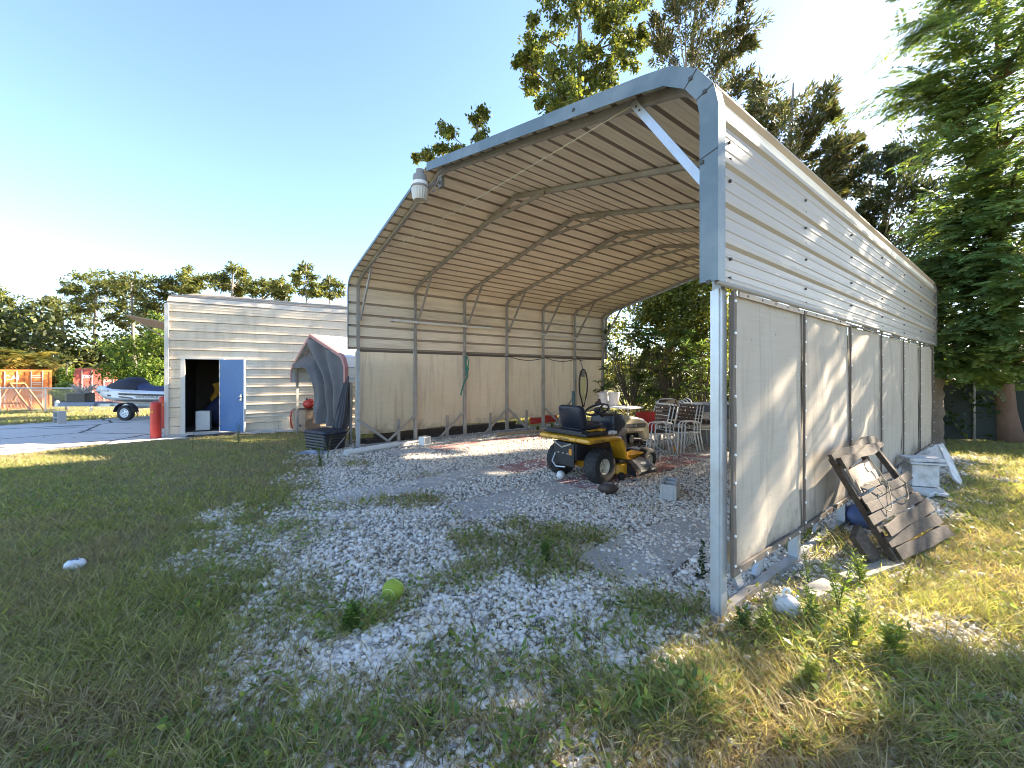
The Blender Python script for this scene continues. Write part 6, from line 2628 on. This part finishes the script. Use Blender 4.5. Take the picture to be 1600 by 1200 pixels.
def stones(x, y, r, bv, bf, zoff):
    n = len(x)
    k = len(bv)
    th = RNG.random(n) * 2 * PI
    el = 1 + .45 * RNG.random(n)
    fl = .55 + .35 * RNG.random(n)
    q = bv[None] * (1 + (RNG.random((n, k, 1)) - .5) * .55)
    qx = q[:, :, 0] * el[:, None]
    qy = q[:, :, 1]
    qz = q[:, :, 2] * fl[:, None]
    til = (RNG.random(n) - .5) * 1.2
    qx, qz = qx * np.cos(til)[:, None] - qz * np.sin(til)[:, None], qx * np.sin(til)[:, None] + qz * np.cos(til)[:, None]
    ct, st = np.cos(th)[:, None], np.sin(th)[:, None]
    VX = x[:, None] + (qx * ct - qy * st) * r[:, None]
    VY = y[:, None] + (qx * st + qy * ct) * r[:, None]
    VZ = zoff[:, None] + qz * r[:, None]
    V = np.stack([VX, VY, VZ], -1).reshape(-1, 3)
    F = (bf[None] + (np.arange(n) * k)[:, None, None]).reshape(-1, 3)
    tone = .82 + .09 * RNG.normal(size=n)
    tone = np.clip(tone, .3, .92)
    dark = RNG.random(n) < .10
    tone[dark] *= .40
    col = tone[:, None] * np.array([1.0, .90, .78])[None]
    wm = RNG.random(n) < .12
    col[wm] *= np.array([1, .92, .80])
    return V, F, np.repeat(col, k, 0)


VV, FF, CC, off = [], [], [], 0
for (n, y0, y1, pw, bv, bf, rmin, rmax) in ((220000, 1.2, 4.6, 1.3, iv, ifc, .006, .021), (150000, 4.4, 13.5, 1.0, ov, of_, .012, .024)):
    x, y = wedge(n, y0, y1, pw)
    g = gravel_mask(x, y) * (1 - .82 * slab_mask(x, y) * sstep(.40, .58, fbm(x, y, 2.6, 66) + .10)) * (1 - .55 * np.clip(weed_mask(x, y) * 1.2, 0, 1))
    g = np.maximum(g, .22 * dirt_mask(x, y))
    s, t = CL(x, y)
    g *= (1 - ((s > 9.5) | (t > 9.6)))
    fine = fbm(x, y, 5.0, 80)
    keep = RNG.random(n) < np.clip(g * (.38 + 1.1 * fine), 0, 1)
    x, y = x[keep], y[keep]
    r = rmin + (rmax - rmin) * RNG.random(len(x)) ** 2.0
    big = RNG.random(len(x)) < .02
    r[big] *= 1.5
    zo = r * (.05 + .55 * RNG.random(len(x))) + .004
    V, F, c_ = stones(x, y, r, bv, bf, zo)
    VV.append(V)
    FF.append(F + off)
    CC.append(c_)
    off += len(V)
x, y = wedge(190000, 1.2, 7.5, 1.25)
g = gravel_mask(x, y) * (1 - .55 * slab_mask(x, y))
g = np.maximum(g, .35 * dirt_mask(x, y))
s, t = CL(x, y)
keep = (RNG.random(len(x)) < g * .8) & (s < 9.0) & (t < 9)
x, y = x[keep], y[keep]
r = .003 + .0055 * RNG.random(len(x)) ** 1.5
V, F, c_ = stones(x, y, r, ov, of_, r * .5 + .013)
VV.append(V)
FF.append(F + off)
CC.append(c_ * .85)
off += len(V)
tag(npmesh('gravel', np.concatenate(VV), [np.concatenate(FF)], M['stone'], np.concatenate(CC)), None, None, None, 'stuff')
print('stones', len(np.concatenate(FF)))

# ------------------------------------------------------------------ grass blades


def blades(x, y, h, wd, col, lean=.6, z=None):
    n = len(x)
    a = RNG.random(n) * 2 * PI
    ln = h * (.5 + RNG.random(n) * lean * 1.6)
    b = RNG.random(n) * PI
    z = terrain(x, y) if z is None else z
    dx, dy = np.cos(a), np.sin(a)
    wx, wy = np.cos(b) * wd / 2, np.sin(b) * wd / 2
    p0 = np.stack([x - wx, y - wy, z], 1)
    p1 = np.stack([x + wx, y + wy, z], 1)
    mz = z + h * .58
    k = lean * .5
    m0 = np.stack([x + dx * ln * k - wx * .8, y + dy * ln * k - wy * .8, mz], 1)
    m1 = np.stack([x + dx * ln * k + wx * .8, y + dy * ln * k + wy * .8, mz], 1)
    tz = z + h * (1 - .35 * lean * RNG.random(n))
    tp = np.stack([x + dx * ln * lean, y + dy * ln * lean, tz], 1)
    V = np.stack([p0, p1, m1, m0, tp], 1).reshape(-1, 3)
    i = np.arange(n)[:, None] * 5
    Q = i + np.array([[0, 1, 2, 3]])
    T = i + np.array([[3, 2, 4]])
    return V, Q, T, np.repeat(col, 5, 0)


GREEN = np.array((.245, .270, .075))
LIGHT = np.array((.42, .41, .14))
STRAW = np.array((.42, .345, .20))
BROWN = np.array((.26, .185, .105))


def gcol(n, dry):
    r = RNG.random(n)
    col = GREEN[None] * (.6 + .7 * RNG.random((n, 1)))
    k = r < .35
    col[k] = LIGHT[None] * (.7 + .5 * RNG.random((k.sum(), 1)))
    k = RNG.random(n) < (.18 + .75 * dry)
    col[k] = STRAW[None] * (.6 + .6 * RNG.random((k.sum(), 1)))
    k = RNG.random(n) < (.06 + .18 * dry)
    col[k] = BROWN[None] * (.6 + .7 * RNG.random((k.sum(), 1)))
    return col


VV, QQ, TT, CC, off = [], [], [], [], 0
for (n, y0, y1, pw, hmin, hmax, w0) in ((300000, 1.15, 4.2, 1.4, .03, .11, .0048), (190000, 4.0, 14, 1.0, .03, .085, .009), (40000, 13, 30, 1.0, .06, .16, .03)):
    x, y = wedge(n, y0, y1, pw, 1.4, 1.33)
    g = gravel_mask(x, y)
    wm = weed_mask(x, y)
    s, t = CL(x, y)
    inside = (s > -.3) & (s < 7.6) & (t > -.2) & (t < 8.4)
    den = (1 - g) * (.45 + .9 * fbm(x, y, 1.6, 25)) * (1 - .75 * dirt_mask(x, y))
    den = den * (1 - .72 * sstep(-.05, .35, poly_sd(x, y, GRAV)))
    den = np.where(inside, .0, den)
    thin = fbm(x, y, 3.3, 44)
    den = den + .13 * g * (~inside) * sstep(.48, .6, thin)
    den = np.maximum(den, wm * .95 * np.where(inside & (t > 1.0), .8, 1))
    den *= (1 - pave_mask(x, y)) * (1 - bld_mask(x, y)) * (1 - .9 * slab_mask(x, y))
    keep = RNG.random(n) < np.clip(den, 0, 1)
    x, y, wm = x[keep], y[keep], wm[keep]
    dry = np.clip(dry_mask(x, y) * (1 - wm) + .45 * gravel_mask(x, y) * (1 - wm), 0, 1)
    tuft = fbm(x, y, 6.0, 91)
    h = (hmin + (hmax - hmin) * RNG.random(len(x)) ** 1.6) * (.6 + .9 * tuft) * (1 + .9 * wm)
    V, Q, T, c_ = blades(x, y, h, w0 * (.5 + .9 * RNG.random(len(x))), gcol(len(x), dry), .85)
    VV.append(V)
    QQ.append(Q + off)
    TT.append(T + off)
    CC.append(c_)
    off += len(V)
# dry thatch lying nearly flat
n = 120000
x, y = wedge(n, 1.15, 8, 1.3, 1.4, 1.33)
g = gravel_mask(x, y)
s, t = CL(x, y)
inside = (s > -.3) & (s < 7.9) & (t > .2) & (t < 8.4)
keep = (RNG.random(n) < np.clip(((1 - g) * (.35 + .65 * dry_mask(x, y)) + .16 * g) * (1 - pave_mask(x, y)), 0, 1)) & ~inside & (bld_mask(x, y) < .5)
x, y = x[keep], y[keep]
h = .006 + .014 * RNG.random(len(x))
col = np.where(RNG.random((len(x), 1)) < .6, STRAW[None], BROWN[None]) * (.5 + .6 * RNG.random((len(x), 1)))
n = len(x)
a = RNG.random(n) * 2 * PI
ln = .03 + .06 * RNG.random(n)
d = np.stack([np.cos(a), np.sin(a), RNG.normal(size=n) * .12], 1)
V, F = leaf_quads(np.stack([x, y, terrain(x, y) + h], 1), d, np.array([[0, 0, 1.0]]) + RNG.normal(size=(n, 3)) * .3, ln, .004 + .003 * RNG.random(n))
VV.append(V)
QQ.append(F + off)
CC.append(np.repeat(col, 4, 0))
off += len(V)
tag(npmesh('grass', np.concatenate(VV), [np.concatenate(QQ), np.concatenate(TT)], M['grass'], np.concatenate(CC)), None, None, None, 'stuff')
print('grass verts', off)

# broad leaved ground cover
n = 110000
x, y = wedge(n, 1.2, 11, 1.2, 1.4, 1.33)
wm = weed_mask(x, y)
sp = sstep(.50, .62, fbm(x, y, 1.4, 140)) * (1 - gravel_mask(x, y)) * .35 * (1 - pave_mask(x, y)) * (1 - bld_mask(x, y))
s, t = CL(x, y)
keep = (RNG.random(n) < np.clip(np.maximum(wm * .9, sp), 0, 1)) & (slab_mask(x, y) < .4) & ~((s > -.1) & (s < 7.6) & (t > 3.5) & (t < 8.3))
x, y, wm = x[keep], y[keep], wm[keep]
n = len(x)
d = rand_dirs(n)
d[:, 2] = np.abs(d[:, 2]) * .4
z = terrain(x, y) + .01 + .10 * RNG.random(n) ** 1.3 * (.4 + wm)
V, F = leaf_quads(np.stack([x, y, z], 1), d, np.array([[0, 0, 1.0]]) + RNG.normal(size=(n, 3)) * .5, .03 + .04 * RNG.random(n), .012 + .016 * RNG.random(n), .15)
col = colour_var(n, (.13, .20, .045), .35, (.25, .28, .065), .35)
tag(npmesh('ground_cover', V, [F], M['leaf'], np.repeat(col, 4, 0)), None, None, None, 'stuff')


# fallen leaves and crumbs of bark
n = 7000
x, y = wedge(n, 1.2, 10, 1.2)
s, t = CL(x, y)
keep = (RNG.random(n) < .35 + .65 * fbm(x, y, 1.1, 12)) & (bld_mask(x, y) < .5) & ~((s > 0) & (s < 7.6) & (t > .5) & (RNG.random(n) < .75))
x, y = x[keep], y[keep]
n = len(x)
d = rand_dirs(n)
d[:, 2] *= .3
V, F = leaf_quads(np.stack([x, y, terrain(x, y) + .012 + .035 * RNG.random(n)], 1), d, np.array([[0, 0, 1.0]]) + RNG.normal(size=(n, 3)) * .45, .022 + .035 * RNG.random(n), .010 + .014 * RNG.random(n), .2)
tag(npmesh('fallen_leaves', V, [F], M['grass'], np.repeat(colour_var(n, (.20, .13, .07), .45, (.34, .25, .12), .35), 4, 0)), None, None, None, 'stuff')


# ------------------------------------------------------------------ single tall weeds
def weed(name, label, base, h, k, ln, wd, col, group, lean=(0, 0)):
    t = thing(name, label, 'weed', base, random.uniform(0, 6), group)
    mb = MB()
    cr = Crown()
    for st in range(k):
        a = random.uniform(0, 6.28)
        top = Vector((math.cos(a) * .16 * h + lean[0], math.sin(a) * .16 * h + lean[1], h * random.uniform(.65, 1)))
        pts = bez((random.uniform(-.02, .02), random.uniform(-.02, .02), 0), (top.x * .2, top.y * .2, top.z * .6), top, 10)
        mb.tube(pts, [.004 - .0003 * i for i in range(11)], 4)
        n = 34
        idx = RNG.random(n) * 9.9 + .1
        p = np.array([list(pts[int(i)].lerp(pts[min(10, int(i) + 1)], i - int(i))) for i in idx])
        aa = RNG.random(n) * 6.28
        el = RNG.random(n) * .9
        d = np.stack([np.cos(aa) * np.cos(el), np.sin(aa) * np.cos(el), np.sin(el)], 1)
        f = 1.1 - idx / 10 * .6
        V, F = leaf_quads(p, d, np.array([[0, 0, 1.0]]) + RNG.normal(size=(n, 3)) * .4, ln * f * (.7 + .6 * RNG.random(n)), wd * (.7 + .6 * RNG.random(n)), .1)
        cr.put(V, F, colour_var(n, col, .3))
    mb.build('stems', M['grass_stem'], t)
    cr.build('leaves', M['leaf'], t)
    return t


M['grass_stem'] = mat('green stems', (.10, .13, .04), .7, 0, .2, 9, bump=0)
WD_ = 'weeds at the foot of the right wall'
weed('tall_weed', 'tall feathery light green weed between the dirty white ball and the plank', G(1312, 965), .46, 5, .075, .012, (.15, .20, .045), WD_)
weed('tall_weed', 'leafy weed in front of the dirty white ball', G(1275, 990), .30, 5, .07, .012, (.13, .19, .04), WD_)
weed('tall_weed', 'small yellowish weed with pale flower spikes right of the plank', G(1418, 925), .22, 3, .045, .012, (.24, .24, .07), WD_)
weed('tall_weed', 'slender pale green weed by the foot braces of the right wall', G(1262, 925), .34, 2, .045, .010, (.17, .21, .06), WD_)
weed('tall_weed', 'bushy sunlit weed in the lower right of the yard', G(1335, 1010), .28, 6, .08, .013, (.17, .21, .045), WD_)
weed('tall_weed', 'low spreading weed at the foot of the near right post', G(1160, 990), .16, 6, .06, .013, (.09, .15, .035), WD_)
weed('tall_weed', 'dark leaved sprig hanging beside the near right post', G(1098, 905), .32, 2, .05, .02, (.035, .05, .025), WD_)
weed('tall_weed', 'fresh green weed growing through the bare soil right of the bushy weed', G(1395, 1035), .22, 7, .075, .014, (.20, .25, .05), WD_)
weed('tall_weed', 'fine leaved yellow green weed nearest the lower right corner', G(1265, 1085), .20, 8, .07, .010, (.24, .27, .06), WD_)
weed('tall_weed', 'sunlit weed between the near right post and the dirty white ball', G(1195, 1000), .20, 7, .065, .012, (.20, .25, .055), WD_)
weed('tall_weed', 'arching weed in front of the slatted frame leg', G(1345, 915), .26, 6, .075, .011, (.14, .19, .045), WD_)
weed('tall_weed', 'leafy green weed at the middle of the big weed patch on the gravel', G(850, 880), .20, 8, .06, .014, (.12, .19, .045), WD_)
weed('tall_weed', 'leafy green weed growing by the gravel left of the lime ball', G(550, 985), .16, 9, .07, .020, (.11, .18, .04), WD_)
WL = 'weeds by the left wall and building'
weed('tall_weed', 'tall dry stalk weed in front of the black tub', G(512, 718), .55, 4, .03, .006, (.22, .20, .09), WL)
weed('tall_weed', 'green stalky weed left of the white pipes', G(500, 728), .42, 7, .06, .010, (.10, .15, .035), WL)
weed('tall_weed', 'spindly dark weed in front of the blue door', G(372, 694), .62, 5, .05, .008, (.09, .10, .04), WL)
weed('tall_weed', 'thin stalk weed by the meter box of the beige building', G(433, 688), .45, 2, .04, .007, (.08, .09, .04), WL)
weed('tall_weed', 'thin stalk weed growing at the asphalt edge left of the door', G(300, 704), .50, 2, .04, .007, (.12, .12, .05), WL)
weed('tall_weed', 'bright green leafy weed inside the left wall near the back', CW(.55, 5.2), .22, 10, .07, .025, (.14, .20, .04), WL)
weed('tall_weed', 'bright green leafy weed beside the tan board inside the left wall', CW(.50, 4.7), .18, 8, .06, .022, (.15, .20, .04), WL)
# ================================================================== camera and daylight
cam = bpy.data.cameras.new('camera')
cam.lens = FPX / 1600 * 36
cam.sensor_width = 36
cam.shift_y = -(600 - HZ) / 1600
cam.clip_start = .05
cam.clip_end = 2500
co = bpy.data.objects.new('camera', cam)
co.location = (0, 0, EYE)
co.rotation_euler = (PI / 2, 0, 0)
C.objects.link(co)
bpy.context.scene.camera = co

SUN_AZ, SUN_EL = math.radians(66), math.radians(28)
S = Vector((math.sin(SUN_AZ) * math.cos(SUN_EL), math.cos(SUN_AZ) * math.cos(SUN_EL), math.sin(SUN_EL)))
sl_ = bpy.data.lights.new('sun', 'SUN')
sl_.energy = 4.3
sl_.angle = math.radians(.53)
sl_.color = (1.0, .86, .66)
so = bpy.data.objects.new('sun', sl_)
so.rotation_euler = S.to_track_quat('Z', 'Y').to_euler()
so.location = (20, 10, 20)
C.objects.link(so)

wld = bpy.data.worlds.new('World')
bpy.context.scene.world = wld
wld.use_nodes = True
nt = wld.node_tree
nt.nodes.clear()
wo = nt.nodes.new('ShaderNodeOutputWorld')
bg = nt.nodes.new('ShaderNodeBackground')
sk = nt.nodes.new('ShaderNodeTexSky')
sk.sky_type = 'NISHITA'
sk.sun_disc = False
sk.sun_elevation = SUN_EL
sk.sun_rotation = SUN_AZ
sk.altitude = 0
sk.air_density = 0.8
sk.dust_density = .28
sk.ozone_density = 1.6
bg.inputs['Strength'].default_value = .076
nt.links.new(sk.outputs[0], bg.inputs[0])
nt.links.new(bg.outputs[0], wo.inputs[0])
sc = bpy.context.scene
sc.view_settings.view_transform = 'Standard'
sc.view_settings.look = 'None'
sc.view_settings.gamma = 1
sc.view_settings.exposure = 2.9
try:
    sc.cycles.filter_width = 1.0
    sc.cycles.max_bounces = 8
    sc.cycles.diffuse_bounces = 4
    sc.cycles.transparent_max_bounces = 8
except Exception:
    pass
